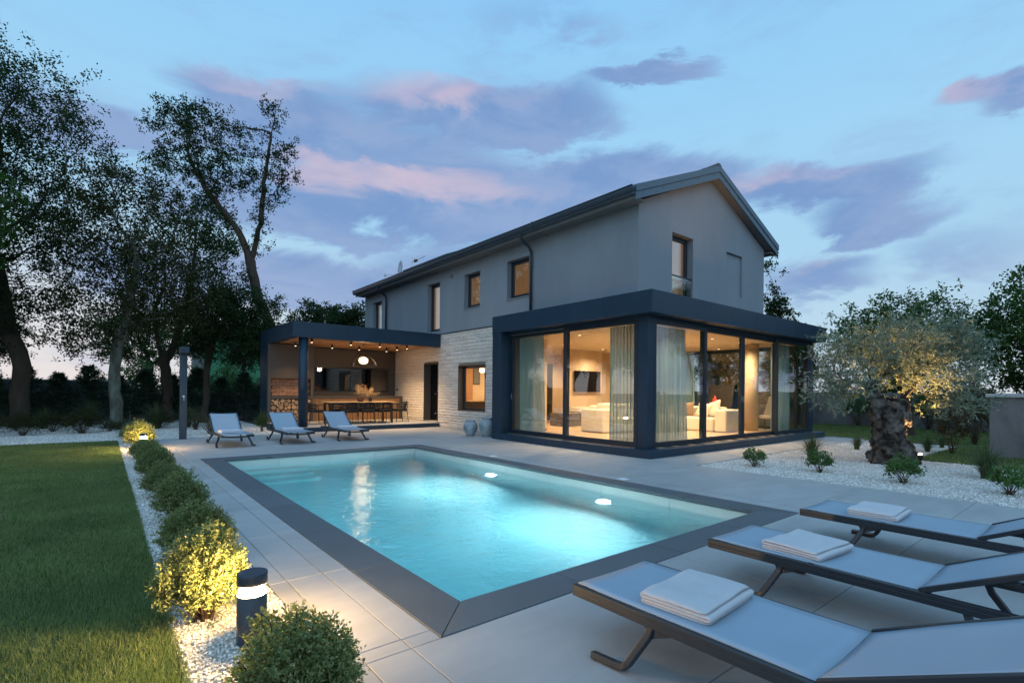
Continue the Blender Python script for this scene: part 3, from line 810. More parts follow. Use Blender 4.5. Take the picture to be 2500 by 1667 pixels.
# kitchen window
lin = MB()
for (p0, p1, q0, q1) in ((WO[0], WO[0] + .02, WO[2], WO[3]), (WO[1] - .02, WO[1], WO[2], WO[3]), (WO[0] + .02, WO[1] - .02, WO[2], WO[2] + .02), (WO[0] + .02, WO[1] - .02, WO[3] - .02, WO[3])): lin.box(XF - .025, XF + .30, p0, p1, q0, q1)
kw = lin.build('kitchen_window', 'taupe_panel', house)
fr = MB()
for (p0, p1, q0, q1) in ((WO[0] + .02, WO[0] + .09, WO[2] + .02, WO[3] - .02), (WO[1] - .09, WO[1] - .02, WO[2] + .02, WO[3] - .02), (WO[0] + .09, WO[1] - .09, WO[2] + .02, WO[2] + .09), (WO[0] + .09, WO[1] - .09, WO[3] - .09, WO[3] - .02)): fr.box(XF + .2, XF + .27, p0, p1, q0, q1)
fr.build('frame', 'frame_metal', kw, .005)
box('pane', 'pane_glass', XF + .22, XF + .244, WO[0] + .09, WO[1] - .09, WO[2] + .09, WO[3] - .09, kw)

# ------------------------------------------------------------------ black annex with the sliding doors
AXX0, AXX1, AY0, AY1 = 8.63, 17.86, 6.14, 11.50
annex = thing('glazed_annex', 'dark clad single storey annex with tall sliding glass doors on two sides', 'annex', (12.0, 8.0, 0))
box('roof_slab', 'dark_cladding', AXX0, AXX1, AY0, AY1, 3.0, 3.45, annex, .006)
xs = [AXX0, 10.9, 13.2, 15.5, AXX1]
for p, q in zip(xs[:-1], xs[1:]): box('fascia_panel', 'dark_cladding', p + .002, q - .002, AY0 - .012, AY0 - .001, 2.995, 3.455, annex)
ys = [AY0, 7.4, 9.5, AY1]
for p, q in zip(ys[:-1], ys[1:]): box('fascia_panel', 'dark_cladding', AXX0 - .012, AXX0 - .001, p + .002 - (.012 if p == AY0 else 0), q - .002, 2.995, 3.455, annex)
pl = MB().box(AXX0, 8.88, AY0, AY1, 0.0, .165).box(8.88, AXX1, AY0, 6.40, 0.0, .165).box(17.62, AXX1, 6.40, AY1, 0, .165).build('plinth', 'dark_cladding', annex, .005)
for y in (7.2, 9.1, 10.9): box('plinth_joint', 'joint', AXX0 - .0015, AXX0 + .1, y, y + .004, .002, .166, pl)
for x in (10.4, 12.9, 15.4): box('plinth_joint', 'joint', x, x + .004, AY0 - .0015, AY0 + .1, .002, .166, pl)
box('end_wall', 'dark_cladding', AXX0, 9.84, 11.11, AY1 - .001, .166, 2.999, annex, .004)
box('corner_pillar', 'dark_cladding', 8.90, 9.12, 6.42, 6.67, .166, 2.999, annex, .004)
box('end_pillar', 'dark_cladding', 17.40, 17.66, 6.42, 6.68, .166, 2.999, annex, .004)
box('soffit', 'dark_cladding', 9.13, 17.38, 6.45, 6.9, 2.93, 2.998, annex)
box('soffit', 'dark_cladding', 8.93, 9.125, 6.675, 6.895, 2.93, 2.998, annex)
box('soffit', 'dark_cladding', 8.93, 9.3, 6.9, 11.1, 2.93, 2.998, annex)
def slider(plane, f, a0, a1, z0=.17, z1=2.93, fw=.095, dep=.07, handle=None):
    def bx(mb, p0, p1, q0, q1, r0, r1):
        return mb.box(f + p0, f + p1, q0, q1, r0, r1) if plane == 'x' else mb.box(q0, q1, f + p0, f + p1, r0, r1)
    mb = MB()
    bx(mb, 0, dep, a0, a0 + fw, z0, z1); bx(mb, 0, dep, a1 - fw, a1, z0, z1)
    bx(mb, 0, dep, a0 + fw, a1 - fw, z0, z0 + fw + .015); bx(mb, 0, dep, a0 + fw, a1 - fw, z1 - fw, z1)
    s = mb.build('sliding_door', 'frame_metal', annex, .006)
    mb = MB(); bx(mb, dep * .4, dep * .4 + .02, a0 + fw, a1 - fw, z0 + fw + .015, z1 - fw); mb.build('pane', 'pane_glass', s)
    if handle:
        mb = MB(); bx(mb, -.012, 0, handle - .015, handle + .015, 1.12, 1.28); mb.build('handle', 'chrome', s, .004)
    return s
slider('x', 8.905, 6.68, 8.93)
slider('x', 8.99, 8.85, 11.105, handle=11.06)
slider('y', 6.425, 9.13, 11.27)
slider('y', 6.51, 11.20, 13.22, handle=13.17)
slider('y', 6.512, 13.225, 15.20, handle=13.28)
slider('y', 6.425, 15.06, 17.39)
box('track', 'chrome', 9.2, 17.3, 6.405, 6.42, .166, .172, annex)
box('track', 'chrome', 8.882, 8.898, 6.7, 11.0, .166, .172, annex)
# rooms behind the glass
struct(MB().box(8.98, 17.6, 6.50, 11.11, .02, .166).box(10.14, 16.0, 11.111, 18.9, .02, .166).build('living_room_floor', 'floor_wood'))
fl = bpy.data.objects['living_room_floor']
rs = random.Random(4)
me = slab_mesh(0, .198, 1.59, .008, 'floor_wood', 'floor_board', .0015)
for i in range(34):
    for j in range(4):
        if 9.3 + i * .2 < 10.3 and 7.5 + j * 1.6 + (i % 3) * .4 > 10.6: continue
        inst('floor_board', me, fl, (9.3 + i * .2, 7.5 + j * 1.6 + (i % 3) * .4 - .4, .170))
struct(MB().box(8.98, 17.6, 6.9, 11.1, 2.925, 2.995).box(10.14, 16.0, 11.1, 18.9, 2.925, 2.995).build('living_room_ceiling', 'room_ceiling'))
struct(MB().box(9.0, 10.41, 11.2 - .088, 11.2 - .002, .168, 2.924).box(10.14, 10.41, 11.2, 13.3, .168, 2.924).box(10.14, 10.2, 15.2, 18.9, .168, 2.924).build('living_room_wall', 'room_wall'))
struct(box('skirting', 'slat_wood', 9.9, 10.42, 11.10, 11.111, .168, .25))
struct(MB().box(13.3, 15.1, 13.0, 13.4, .168, 2.924).box(13.2, 16.0, 15.5, 15.6, .168, 2.924).box(10.2, 13.2, 17.5, 17.6, .168, 2.924).box(13.1, 13.2, 15.5, 17.5, .168, 2.924).box(15.95, 16.0, 11.6, 15.5, .168, 2.924).box(16.0, 17.5, 11.2, 11.3, .168, 2.924).build('back_wall', 'room_wall'))
# glazed east wall
eg = MB()
for y in (6.9, 8.4, 9.9, 11.1): eg.box(17.52, 17.6, y - .05, y + .05, .168, 2.93)
eg.box(17.52, 17.6, 6.95, 11.05, .168, .27).box(17.52, 17.6, 6.95, 11.05, 2.80, 2.93)
east = eg.build('east_window', 'frame_metal', annex)
for p, q in ((6.95, 8.35), (8.45, 9.85), (9.95, 11.05)): box('pane', 'pane_glass', 17.55, 17.57, p, q, .271, 2.79, east)
b = MB().lathe([(.2, 0), (.2, 2.76)], 28, (16.05, 7.62, .168)); o = b.build('round_column', 'room_wall', annex, smooth=False)
for p in o.data.polygons: p.use_smooth = len(p.vertices) == 4
# down lights in the rooms
dl = [(10.2, 7.6), (11.9, 7.6), (13.6, 7.6), (15.2, 7.6), (10.2, 9.6), (11.9, 9.6), (13.6, 9.6), (15.2, 9.6), (16.9, 9.2), (12.0, 12.0), (14.2, 12.2), (11.3, 14.3), (12.4, 16.2), (14.6, 14.3)]
def down_light(x, y, zc, power, label, group):
    t_ = thing('down_light', label, 'ceiling light', (x, y, zc), group=group)
    MB().lathe([(.0, -.012), (.05, -.012), (.055, 0), (.0, 0)], 16, (x, y, zc), cap=False).build('rim', 'white_paint', t_)
    MB().lathe([(.0, -.016), (.038, -.016), (.038, -.0125), (.0, -.0125)], 16, (x, y, zc), cap=False).build('lens', 'down_glow', t_)
    lamp('SPOT', t_, (x, y, zc - .03), power, (1.0, 0.68, 0.39), .05, spot=150, aim=(0, 0, -1), blend=0.9)
    return t_
for x, y in dl: down_light(x, y, 2.925, 430, 'small round recessed lamp in the living room ceiling', 'recessed living room lamps')

# ------------------------------------------------------------------ covered terrace with outdoor kitchen
PGX0, PGY0, PGY1 = 4.54, 16.30, 20.33
perg = thing('pergola', 'dark flat roofed dining pergola joined to the stone wall', 'pergola', (7.2, 18.3, 0))
box('platform', 'dark_cladding', PGX0, XF - .05, PGY0, PGY1, 0.0, .135, perg, .004)
for i in range(5):
    for j in range(4):
        x0 = PGX0 + i * 1.05; y0 = PGY0 + j * 1.0
        inst('floor_tile', slab_mesh(0, 1.045, .995, .022, 'terrace_stone', 'floor_tile'), perg, (x0 + .525, y0 + .5, .147))
fas = MB().box(PGX0, XF - .04, PGY0, PGY0 + .22, 2.97, 3.46).box(PGX0, PGX0 + .22, PGY0 + .22, PGY1, 2.97, 3.46).box(PGX0 + .22, XF - .04, PGY1 - .2, PGY1, 2.97, 3.46).box(PGX0 + .22, XF - .04, PGY0 + .22, PGY1 - .2, 3.2, 3.45)
fas.build('roof', 'dark_cladding', perg, .005)
for k in range(26):
    y = PGY0 + .24 + k * .139
    box('ceiling_plank', 'ceiling_wood', PGX0 + .221, XF - .06, y, y + .133, 3.005, 3.025, perg)
b = MB().lathe([(.145, 0), (.145, 2.81)], 28, (4.92, 16.48, .158)); o = b.build('round_column', 'dark_cladding', perg)
for p in o.data.polygons: p.use_smooth = len(p.vertices) == 4
# barbecue block on the left
BY = 19.29
bbq = MB()
for (a0, a1, z0, z1) in cells((PGX0 + .003, .158), (6.13, 2.968), [(4.66, 6.04, 1.10, 1.74), (4.66, 6.04, .2, 1.0)]): bbq.box(a0, a1, BY, BY + .12, z0, z1)
bbq.box(PGX0 + .003, PGX0 + .1, BY + .12, PGY1, 0.136, 2.968).box(6.05, 6.13, BY + .12, PGY1, 0.158, 2.968).box(PGX0 + .1, 6.05, BY + .6, BY + .7, .158, 2.968)
bb = bbq.build('barbecue_block', 'taupe_panel', perg)
box('side_cladding', 'dark_cladding', PGX0 - .012, PGX0 + .002, BY - .01, PGY1, .0, 3.0, perg)
box('hearth', 'taupe_panel', 4.661, 6.039, BY - .02, BY + .6, 1.001, 1.095, perg, .004)
box('panel_joint', 'joint', 4.6, 6.1, BY - .001, BY, 2.28, 2.284, bb)
box('fire_back', 'brick_mortar', 4.661, 6.049, BY + .30, BY + .32, 1.10, 1.9, bb)
me = slab_mesh(0, .243, .05, .113, 'fire_brick', 'brick', .004)
for r_ in range(6):
    for c_ in range(7):
        x = 4.60 + c_ * .252 + (.126 if r_ % 2 else 0)
        if 4.63 < x < 6.0: inst('brick', me, bb, (x + .02, BY + .28, 1.165 + r_ * .122))
# firewood doors
rs = random.Random(8)
disc = MB().lathe([(1, 0), (1, .5), (.9, .56), (.45, .62), (.2, .6)], 12); disc = disc.mesh('log'); disc.materials.append(MAT['log_end'])
box('log_panel', 'log_bark', 4.66, 5.343, BY + .02, BY + .04, .2, 1.0, bb); box('log_panel', 'log_bark', 5.352, 6.04, BY + .02, BY + .04, .2, 1.0, bb)
placed = []
for rad_lo, rad_hi, tries in ((.07, .082, 500), (.05, .065, 1200), (.028, .045, 2500)):
    for _ in range(tries):
        r_ = rs.uniform(rad_lo, rad_hi); x = rs.uniform(4.66 + r_, 6.04 - r_); z = rs.uniform(.2 + r_, 1.0 - r_)
        if abs(x - 5.347) < r_ + .004: continue
        if all((x - a)**2 + (z - c)**2 > (r_ + q + .002)**2 for a, c, q in placed): placed.append((x, z, r_))
for x, z, r_ in placed[:260]:
    inst('log', disc, bb, (x, BY + .022, z), (R(90), rs.uniform(0, 6.28), 0), (r_, r_, .03))
# rear wall, window strip, counter with wooden slats
RW = 20.06; rw = MB()
for (a0, a1, z0, z1) in cells((6.131, .158), (XF - .045, 2.968), [(6.38, 9.51, 1.26, 2.25)]): rw.box(a0, a1, RW, RW + .15, z0, z1)
rw = rw.build('rear_wall', 'taupe_panel', perg)
fr = MB()
for (p0, p1, q0, q1) in ((6.38, 6.43, 1.26, 2.25), (9.45, 9.51, 1.26, 2.25), (6.43, 9.45, 1.26, 1.31), (6.43, 9.45, 2.2, 2.25)): fr.box(p0, p1, RW + .02, RW + .08, q0, q1)
swn = fr.build('strip_window', 'frame_metal', perg)
box('pane', 'smoke_glass', 6.43, 9.45, RW + .04, RW + .06, 1.31, 2.2, swn)
box('counter', 'taupe_panel', 6.131, XF - .045, 19.37, RW - .001, .158, 1.0, perg)
box('worktop', 'taupe_panel', 6.131, XF - .045, 19.33, RW - .001, 1.001, 1.10, perg, .004)
box('counter_end', 'taupe_panel', XF - .145, XF - .045, 19.33, 19.369, .158, 1.0, perg)
me = slab_mesh(0, .034, .03, .84, 'slat_wood', 'slat', .004)
for k in range(70):
    x = 6.16 + k * .0505
    if x < XF - .165: inst('slat', me, perg, (x, 19.352, .58))
# ceiling spots
me_can = MB().lathe([(.034, 0), (.034, .14)], 16); me_can = me_can.mesh('can'); me_can.materials.append(MAT['black_metal'])
me_len = MB().lathe([(.0, -.003), (.028, -.003), (.028, -.0005), (0, -.0005)], 14, cap=False); me_len = me_len.mesh('lens'); me_len.materials.append(MAT['spot_glow'])
for (x, y) in ((5.25, 16.72), (6.54, 16.72), (7.58, 16.72), (8.64, 16.72), (8.63, 17.5), (5.25, 18.5), (6.54, 18.5), (7.56, 18.5), (8.67, 18.5)):
    s = thing('ceiling_spot', 'small black cylinder spotlight under the wooden pergola ceiling', 'spotlight', (x, y, 2.865), group='spotlights under the pergola ceiling')
    inst('can', me_can, s, (x, y, 2.865)); inst('lens', me_len, s, (x, y, 2.865))
    lamp('SPOT', s, (x, y, 2.85), 180 if x > 8.5 else 80, WARM, .03, spot=108, aim=(0, 0, -1), blend=0.75)
# pendant lamps
def pendant(x, y, zr, zc, label, r_=.45, power=32):
    t_ = thing('pendant_lamp', label, 'lamp', (x, y, zr), group=None)
    MB().lathe([(0, 0), (.05, .0), (.115, .03), (.155, .075), (.17, .13), (.155, .19), (.10, .235), (.04, .25), (0, .25)], 24, (x, y, zr + .07), cap=False).build('globe', 'lamp_glow', t_, smooth=True)
    b = MB()
    n = 40; ring = [(x + r_ * math.cos(2*math.pi*i/n), y + r_ * math.sin(2*math.pi*i/n), zr) for i in range(n + 1)]
    b.tube(ring, .012, 6, cap=False).build('ring', 'black_metal', t_)
    for k in range(12):
        a = 2 * math.pi * k / 12
        pts = [(x + math.cos(a) * r_ * math.cos(q) , y + math.sin(a) * r_ * math.cos(q), zr + .37 * math.sin(q)) for q in np.linspace(0, 1.5, 9)]
        MB().tube(pts, .007, 5, cap=False).build('rib', 'black_metal', t_)
    MB().tube([(x, y, zr + .36), (x + .06, y, zr + .5), (x + .02, y, zr + .62), (x, y, zc)], .006, 5).build('cable', 'black_metal', t_)
    MB().lathe([(.0, -.02), (.06, -.02), (.06, 0), (0, 0)], 16, (x, y, zc), cap=False).build('rose', 'black_metal', t_)
    lamp('POINT', t_, (x, y, zr + .02), power, (1, .68, .36), .10)
    return t_
pendant(7.4, 17.7, 2.22, 3.0, 'large black wire pendant lamp with glowing globe over the outdoor table')

# ------------------------------------------------------------------ sun loungers and towels
def lounger(name, label, ang):
    """foot end at local y=0, head towards +y"""
    t_ = thing(name, label, 'sun lounger', (0, 0, 0))
    hw, zt, L, hy = .315, .30, 1.96, 1.21
    for s in (-1, 1):
        MB().box(s*hw - .016, s*hw + .016, 0, L, zt - .058, zt).box(s*hw - .019, s*hw + .019, 0.004, L - .004, zt - .032, zt - .026).build('side_rail', 'lounger_frame', t_, .006)
    sag = [(x, .012, zt - .03 - .022 * (1 - (x / hw) ** 2)) for x in np.linspace(-hw, hw, 9)]
    MB().tube(sag, .015, flat=(.03, .04)).build('foot_bar', 'lounger_frame', t_, .004)
    MB().box(-hw + .016, hw - .016, L - .03, L, zt - .055, zt - .01).build('head_bar', 'lounger_frame', t_, .004)
    MB().box(-hw + .016, hw - .016, hy - .015, hy + .015, zt - .055, zt - .02).build('cross_bar', 'lounger_frame', t_, .004)
    def sheet(y0, y1, z0, z1, nm, sagk):
        nx_, ny_ = 10, 16; V = []; F = []
        ca = Vector((0, y1 - y0, z1 - z0)).normalized(); nn = Vector((0, -ca.z, ca.y))
        for j in range(ny_ + 1):
            v_ = j / ny_
            for i in range(nx_ + 1):
                u = -1 + 2 * i / nx_; x = u * (hw - .012)
                dz = -sagk * (1 - u * u) * (0.35 + 0.65 * math.sin(math.pi * v_)) + .0015 * math.sin(9 * v_ + 2 * u)
                V.append((x, y0 + (y1 - y0) * v_ + nn.y * dz, z0 + (z1 - z0) * v_ + nn.z * dz))
        w = nx_ + 1
        F = [(j*w+i, j*w+i+1, (j+1)*w+i+1, (j+1)*w+i) for j in range(ny_) for i in range(nx_)]
        b = MB(); b.v = V; b.f = F; o = b.build(nm, 'sling', t_, smooth=True)
        so = o.modifiers.new('thick', 'SOLIDIFY'); so.thickness = .004; so.offset = 1
        return o
    sheet(.015, hy - .006, zt + .002, zt + .002, 'sling', .014)
    bl = .74; cy, cz = math.cos(ang), math.sin(ang)
    y1, z1 = hy + .012 + bl * cy, zt + .012 + bl * cz
    bk = sheet(hy - .004, y1, zt + .004, z1, 'backrest', .016)
    for s in (-1, 1):
        MB().tube([(s*(hw - .006), hy, zt + .002), (s*(hw - .006), y1, z1 - .010)], .012, flat=(.024, .03)).build('back_rail', 'lounger_frame', bk, .004)
    MB().tube([(-hw + .01, y1, z1 - .012), (hw - .01, y1, z1 - .012)], .013, 8).build('back_bar', 'lounger_frame', bk)
    for s in (-1, 1):
        q = .52; yy, zz = hy + bl * q * cy, zt + bl * q * cz - .03
        MB().tube([(s*(hw - .05), yy, zz), (s*(hw - .05), yy + .33, zt - .04)], .009, flat=(.018, .028)).build('prop', 'lounger_frame', t_, .003)
        MB().box(s*(hw - .05) - .02, s*(hw - .05) + .02, yy - .03, yy + .03, zz - .02, zz + .008).build('bracket', 'lounger_frame', t_, .006)
    for s in (-1, 1):
        x0, x1 = s * (hw - .01), s * (hw + .055)
        MB().tube([(x0, .50, zt - .05), (x0 + s*.008, .485, zt - .10), (x1, .41, .055), (x1 + s*.002, .385, .027), (x1 + s*.006, .34, .021), (x1 + s*.02, .20, .021)], .02, flat=(.034, .042)).build('leg', 'lounger_frame', t_, .006)
        MB().tube([(x0, 1.40, zt - .05), (x0 + s*.008, 1.415, zt - .10), (x1, 1.50, .055), (x1 + s*.002, 1.525, .027), (x1 + s*.006, 1.57, .021), (x1 + s*.008, 1.63, .022), (x1 + s*.008, 1.66, .035), (x1 + s*.008, 1.662, .065), (x1 + s*.008, 1.64, .08)], .02, flat=(.034, .034)).build('leg', 'lounger_frame', t_, .005)
        MB().add([(x0 - .012, .46, zt - .059), (x0 + .012, .46, zt - .059), (x0 + .012, .62, zt - .059), (x0 - .012, .62, zt - .059), (x0 - .012, .485, zt - .11), (x0 + .012, .485, zt - .11), (x0 + .012, .50, zt - .11), (x0 - .012, .50, zt - .11)],
                 [(0, 1, 2, 3), (7, 6, 5, 4), (0, 4, 5, 1), (1, 5, 6, 2), (2, 6, 7, 3), (3, 7, 4, 0)]).build('gusset', 'lounger_frame', t_)
    return t_
ln = lounger('sun_lounger', 'grey sling sun lounger beside the pool corner with its feet at the coping', R(26))
ln.location = (2.335, 1.92, 0); ln.rotation_euler = (0, 0, math.pi)
dup(ln, (3.73, 1.92, 0), math.pi, 'grey sling sun lounger standing between two others at the pool end')
dup(ln, (5.30, 1.91, 0), math.pi, 'grey sling sun lounger at the pool end beside the gravel bed')
lf = lounger('sun_lounger', 'raised back sun lounger standing beside the shower column', R(33))
lf.location = (2.405, 12.80, 0)
dup(lf, (3.785, 12.80, 0), 0, 'raised back sun lounger in the middle of the row between shower and pergola')
dup(lf, (5.20, 12.80, 0), R(-1), 'raised back sun lounger set directly before the dining pergola')
def towel(name, label, w=.50, d=.36, seed=0):
    t_ = thing(name, label, 'towel', (0, 0, 0))
    r_ = random.Random(seed)
    cl = []
    def arc(yc, zc, rr, a0, a1, n=6): return [(yc + rr * math.cos(a), zc + rr * math.sin(a)) for a in np.linspace(a0, a1, n)]
    T = .0165; h = T
    cl = [(d, T / 2), (d * .6, T / 2), (.03, T / 2)] + arc(.014, T, T / 2 + .001, -math.pi / 2, -1.5 * math.pi) + [(.04, 1.5 * T), (d * .5, 1.5 * T), (d - .03, 1.5 * T)] + arc(d - .014, 2 * T, T / 2 + .001, -math.pi / 2, math.pi / 2) + [(d - .05, 2.5 * T), (d * .5, 2.5 * T), (.03, 2.5 * T)] + arc(.012, 3 * T, T / 2 + .001, -math.pi / 2, -1.5 * math.pi) + [(.04, 3.5 * T), (d * .3, 3.5 * T), (d * .6, 3.5 * T), (d - .012, 3.45 * T)]
    n = len(cl); nx_ = 16; V = []; F = []
    for i in range(nx_ + 1):
        x = -w / 2 + w * i / nx_
        e = 1 - abs(2 * i / nx_ - 1) ** 6
        for k, (y, z) in enumerate(cl):
            dz = .010 * (z / .05) * mnoise.noise(Vector((x * 7 + seed, y * 7, z * 12))) + .003 * mnoise.noise(Vector((x * 30, y * 30, z * 30))) - .003 * (1 - e) * (z / .05)
            V.append((x + .004 * mnoise.noise(Vector((seed, y * 9, z * 40))), y + .003 * mnoise.noise(Vector((x * 7, seed, z * 30))), z + dz + .004))
    F = [(i*n+k, i*n+k+1, (i+1)*n+k+1, (i+1)*n+k) for i in range(nx_) for k in range(n - 1)]
    b = MB(); b.v = V; b.f = F; o = b.build('folded_cloth', 'towel', t_, smooth=True)
    so = o.modifiers.new('thick', 'SOLIDIFY'); so.thickness = .0167; so.offset = 0
    ss = o.modifiers.new('soft', 'SUBSURF'); ss.levels = 1; ss.render_levels = 1
    return t_
tw = towel('folded_towel', 'folded pale towel on the lounger beside the pool corner', seed=1)
tw2 = towel('folded_towel', 'folded pale towel on the middle lounger at the pool end', w=.49, d=.37, seed=7)
tw2.location = (3.74, 1.56, .292); tw2.rotation_euler = (0, 0, math.pi - R(5))
tw.location = (2.345, 1.56, .292); tw.rotation_euler = (0, 0, math.pi + R(4))
dup(tw, (5.31, 1.57, .292), math.pi + R(2), 'folded pale towel on the lounger beside the gravel bed')
for x, lab in ((2.42, 'folded towel on the raised back lounger beside the shower column'), (3.79, 'folded towel on the middle lounger between shower and pergola'), (5.23, 'folded towel on the raised back lounger before the dining pergola')):
    dup(tw, (x, 12.80 + .66, .292), R((x * 37) % 9 - 4), lab)

# ------------------------------------------------------------------ bollard lamps, shower, big jars
def bollard(x, y, label):
    t_ = thing('bollard_lamp', label, 'garden lamp', (x, y, -.015))
    MB().lathe([(.074, 0), (.074, .262), (.069, .266), (.0, .266)], 32, (x, y, -.015), cap=False).build('post', 'dark_metal', t_, smooth=False)
    MB().lathe([(.070, .267), (.048, .318), (.0, .318)], 32, (x, y, -.015), cap=False).build('diffuser', 'bollard_glow', t_)
    MB().lathe([(.0, .319), (.074, .319), (.076, .323), (.076, .375), (.074, .379), (0, .379)], 32, (x, y, -.015), cap=False).build('cap', 'dark_metal', t_)
    for o in t_.children:
        for p in o.data.polygons: p.use_smooth = abs(p.normal.z) < .8
    return t_
bollard(0.635, 2.98, 'dark round bollard lamp glowing among the shrubs by the pool corner with the loungers')
bollard(0.70, 13.45, 'dark round bollard lamp glowing in the shrubs where the hedge row meets the shower end')
s = thing('shower_column', 'tall dark square outdoor shower column on the edge of the terrace', 'shower', (1.66, 15.80, 0))
MB().box(1.58, 1.74, 15.72, 15.88, -.01, 2.40).build('column', 'dark_cladding', s, .006)
MB().box(1.57, 1.75, 15.42, 15.90, 2.26, 2.42).build('head', 'dark_cladding', s, .006)
MB().box(1.61, 1.71, 15.46, 15.68, 2.252, 2.262).build('rose', 'black_metal', s)
b = MB().lathe([(.0, 0), (.035, 0), (.035, .02), (.02, .03), (.02, .06), (0, .06)], 16, cap=False); M4 = Matrix.Translation((1.665, 15.72, 1.12)) @ Matrix.Rotation(R(90), 4, 'X'); b.v = [tuple(M4 @ Vector(p)) for p in b.v]
b.build('tap', 'chrome', s); MB().tube([(1.665, 15.67, 1.12), (1.665, 15.665, 1.03)], .008, 6).build('tap_lever', 'chrome', s)
def jar(x, y, k, label):
    t_ = thing('jar', label, 'jar', (x, y, 0))
    prof = [(.0, 0), (.11, 0), (.125, .012), (.17, .10), (.215, .20), (.232, .28), (.222, .36), (.18, .42), (.138, .445), (.135, .46), (.15, .475), (.152, .49), (.135, .495), (.118, .47), (.15, .40), (.19, .3), (.16, .1), (.0, .03)]
    MB().lathe([(r_ * k, z * k) for r_, z in prof], 36, (x, y, 0), cap=False).build('body', 'vase_glaze', t_, smooth=True)
    MB().lathe([(.142 * k, .455 * k), (.157 * k, .468 * k), (.157 * k, .492 * k), (.142 * k, .499 * k)], 36, (x, y, 0), cap=False).build('rim', 'vase_glaze', t_, smooth=True)
jar(8.60, 12.52, .95, 'smaller grey glazed jar standing clear of the annex corner')
jar(8.93, 12.10, 1.13, 'larger grey glazed jar tucked behind the annex corner')

# ------------------------------------------------------------------ outdoor dining set
FZ = .158
tb = thing('dining_table', 'long wooden outdoor dining table on dark legs', 'table', (7.22, 17.62, FZ))
for k in range(6):
    y = 17.14 + k * .16; MB().box(5.98, 8.46, y, y + .156, FZ + .735, FZ + .765).build('plank', 'table_wood', tb, .003)
MB().box(6.1, 8.34, 17.22, 18.02, FZ + .68, FZ + .734).build('apron', 'black_metal', tb)
for x in (6.12, 8.32):
    for y in (17.24, 18.0): MB().tube([(x, y, FZ), (x, y, FZ + .70)], .03, flat=(.06, .06)).build('leg', 'black_metal', tb)
def chair(label):
    t_ = thing('dining_chair', label, 'chair', (0, 0, 0), group='black woven chairs at the outdoor table')
    for sx in (-1, 1):
        MB().tube([(sx*.24, .25, 0), (sx*.215, .22, .44), (sx*.25, .20, .655)], [.011, .013, .012], 8).build('leg', 'black_metal', t_)
        MB().tube([(sx*.22, -.28, 0), (sx*.20, -.22, .44), (sx*.215, -.26, .70)], [.011, .013, .012], 8).build('leg', 'black_metal', t_)
    MB().box(-.235, .235, -.235, .245, .40, .43).build('seat_frame', 'black_metal', t_, .01)
    o = MB().box(-.23, .23, -.22, .24, .43, .49).build('cushion', 'black_cushion', t_, .024, seg=3)
    # top rail sweeping from arm to arm round the back
    def rail(a, z_add=0):
        x = .29 * math.sin(a); y = -.02 - .30 * math.cos(a)
        return (x, y if abs(a) < 1.5 else y, .67 + .085 * max(0, math.cos(a)) ** 1.2 + z_add)
    A = np.linspace(-1.75, 1.75, 23)
    pts = [rail(a) for a in A]
    pts = [(-.26, .22, .655)] + pts + [(.26, .22, .655)]
    MB().tube(pts, .014, 8).build('top_rail', 'black_metal', t_, smooth=True)
    w = MB()
    for i, a in enumerate(np.linspace(-1.45, 1.45, 25)):
        p = rail(a); q = (.225 * math.sin(a), -.005 - .225 * math.cos(a), .44)
        q2 = (.225 * math.sin(a + .16), -.005 - .225 * math.cos(a + .16), .44); q3 = (.225 * math.sin(a - .16), -.005 - .225 * math.cos(a - .16), .44)
        w.tube([p, q2], .0075, 4, cap=False); w.tube([p, q3], .0075, 4, cap=False)
    w.build('woven_back', 'black_rope', t_)
    return t_
ch = chair('black woven armchair at the end of the outdoor table beside the barbecue')
ch.location = (5.66, 17.65, FZ); ch.rotation_euler = (0, 0, R(-86))
dup(ch, (8.80, 17.62, FZ), R(93), 'black woven armchair at the end of the outdoor table beside the stone wall')
for x, r_, lab in ((6.66, 3, 'beside the barbecue end'), (7.30, -4, 'in the middle'), (7.93, 2, 'beside the stone wall end')):
    dup(ch, (x, 17.12, FZ), R(r_), 'black woven armchair on the pool side of the outdoor table, ' + lab)
for x, r_, lab in ((6.62, 178, 'beside the barbecue end'), (7.27, 184, 'in the middle'), (7.92, 179, 'beside the stone wall end')):
    dup(ch, (x, 18.22, FZ), R(r_), 'black woven armchair on the counter side of the outdoor table, ' + lab)
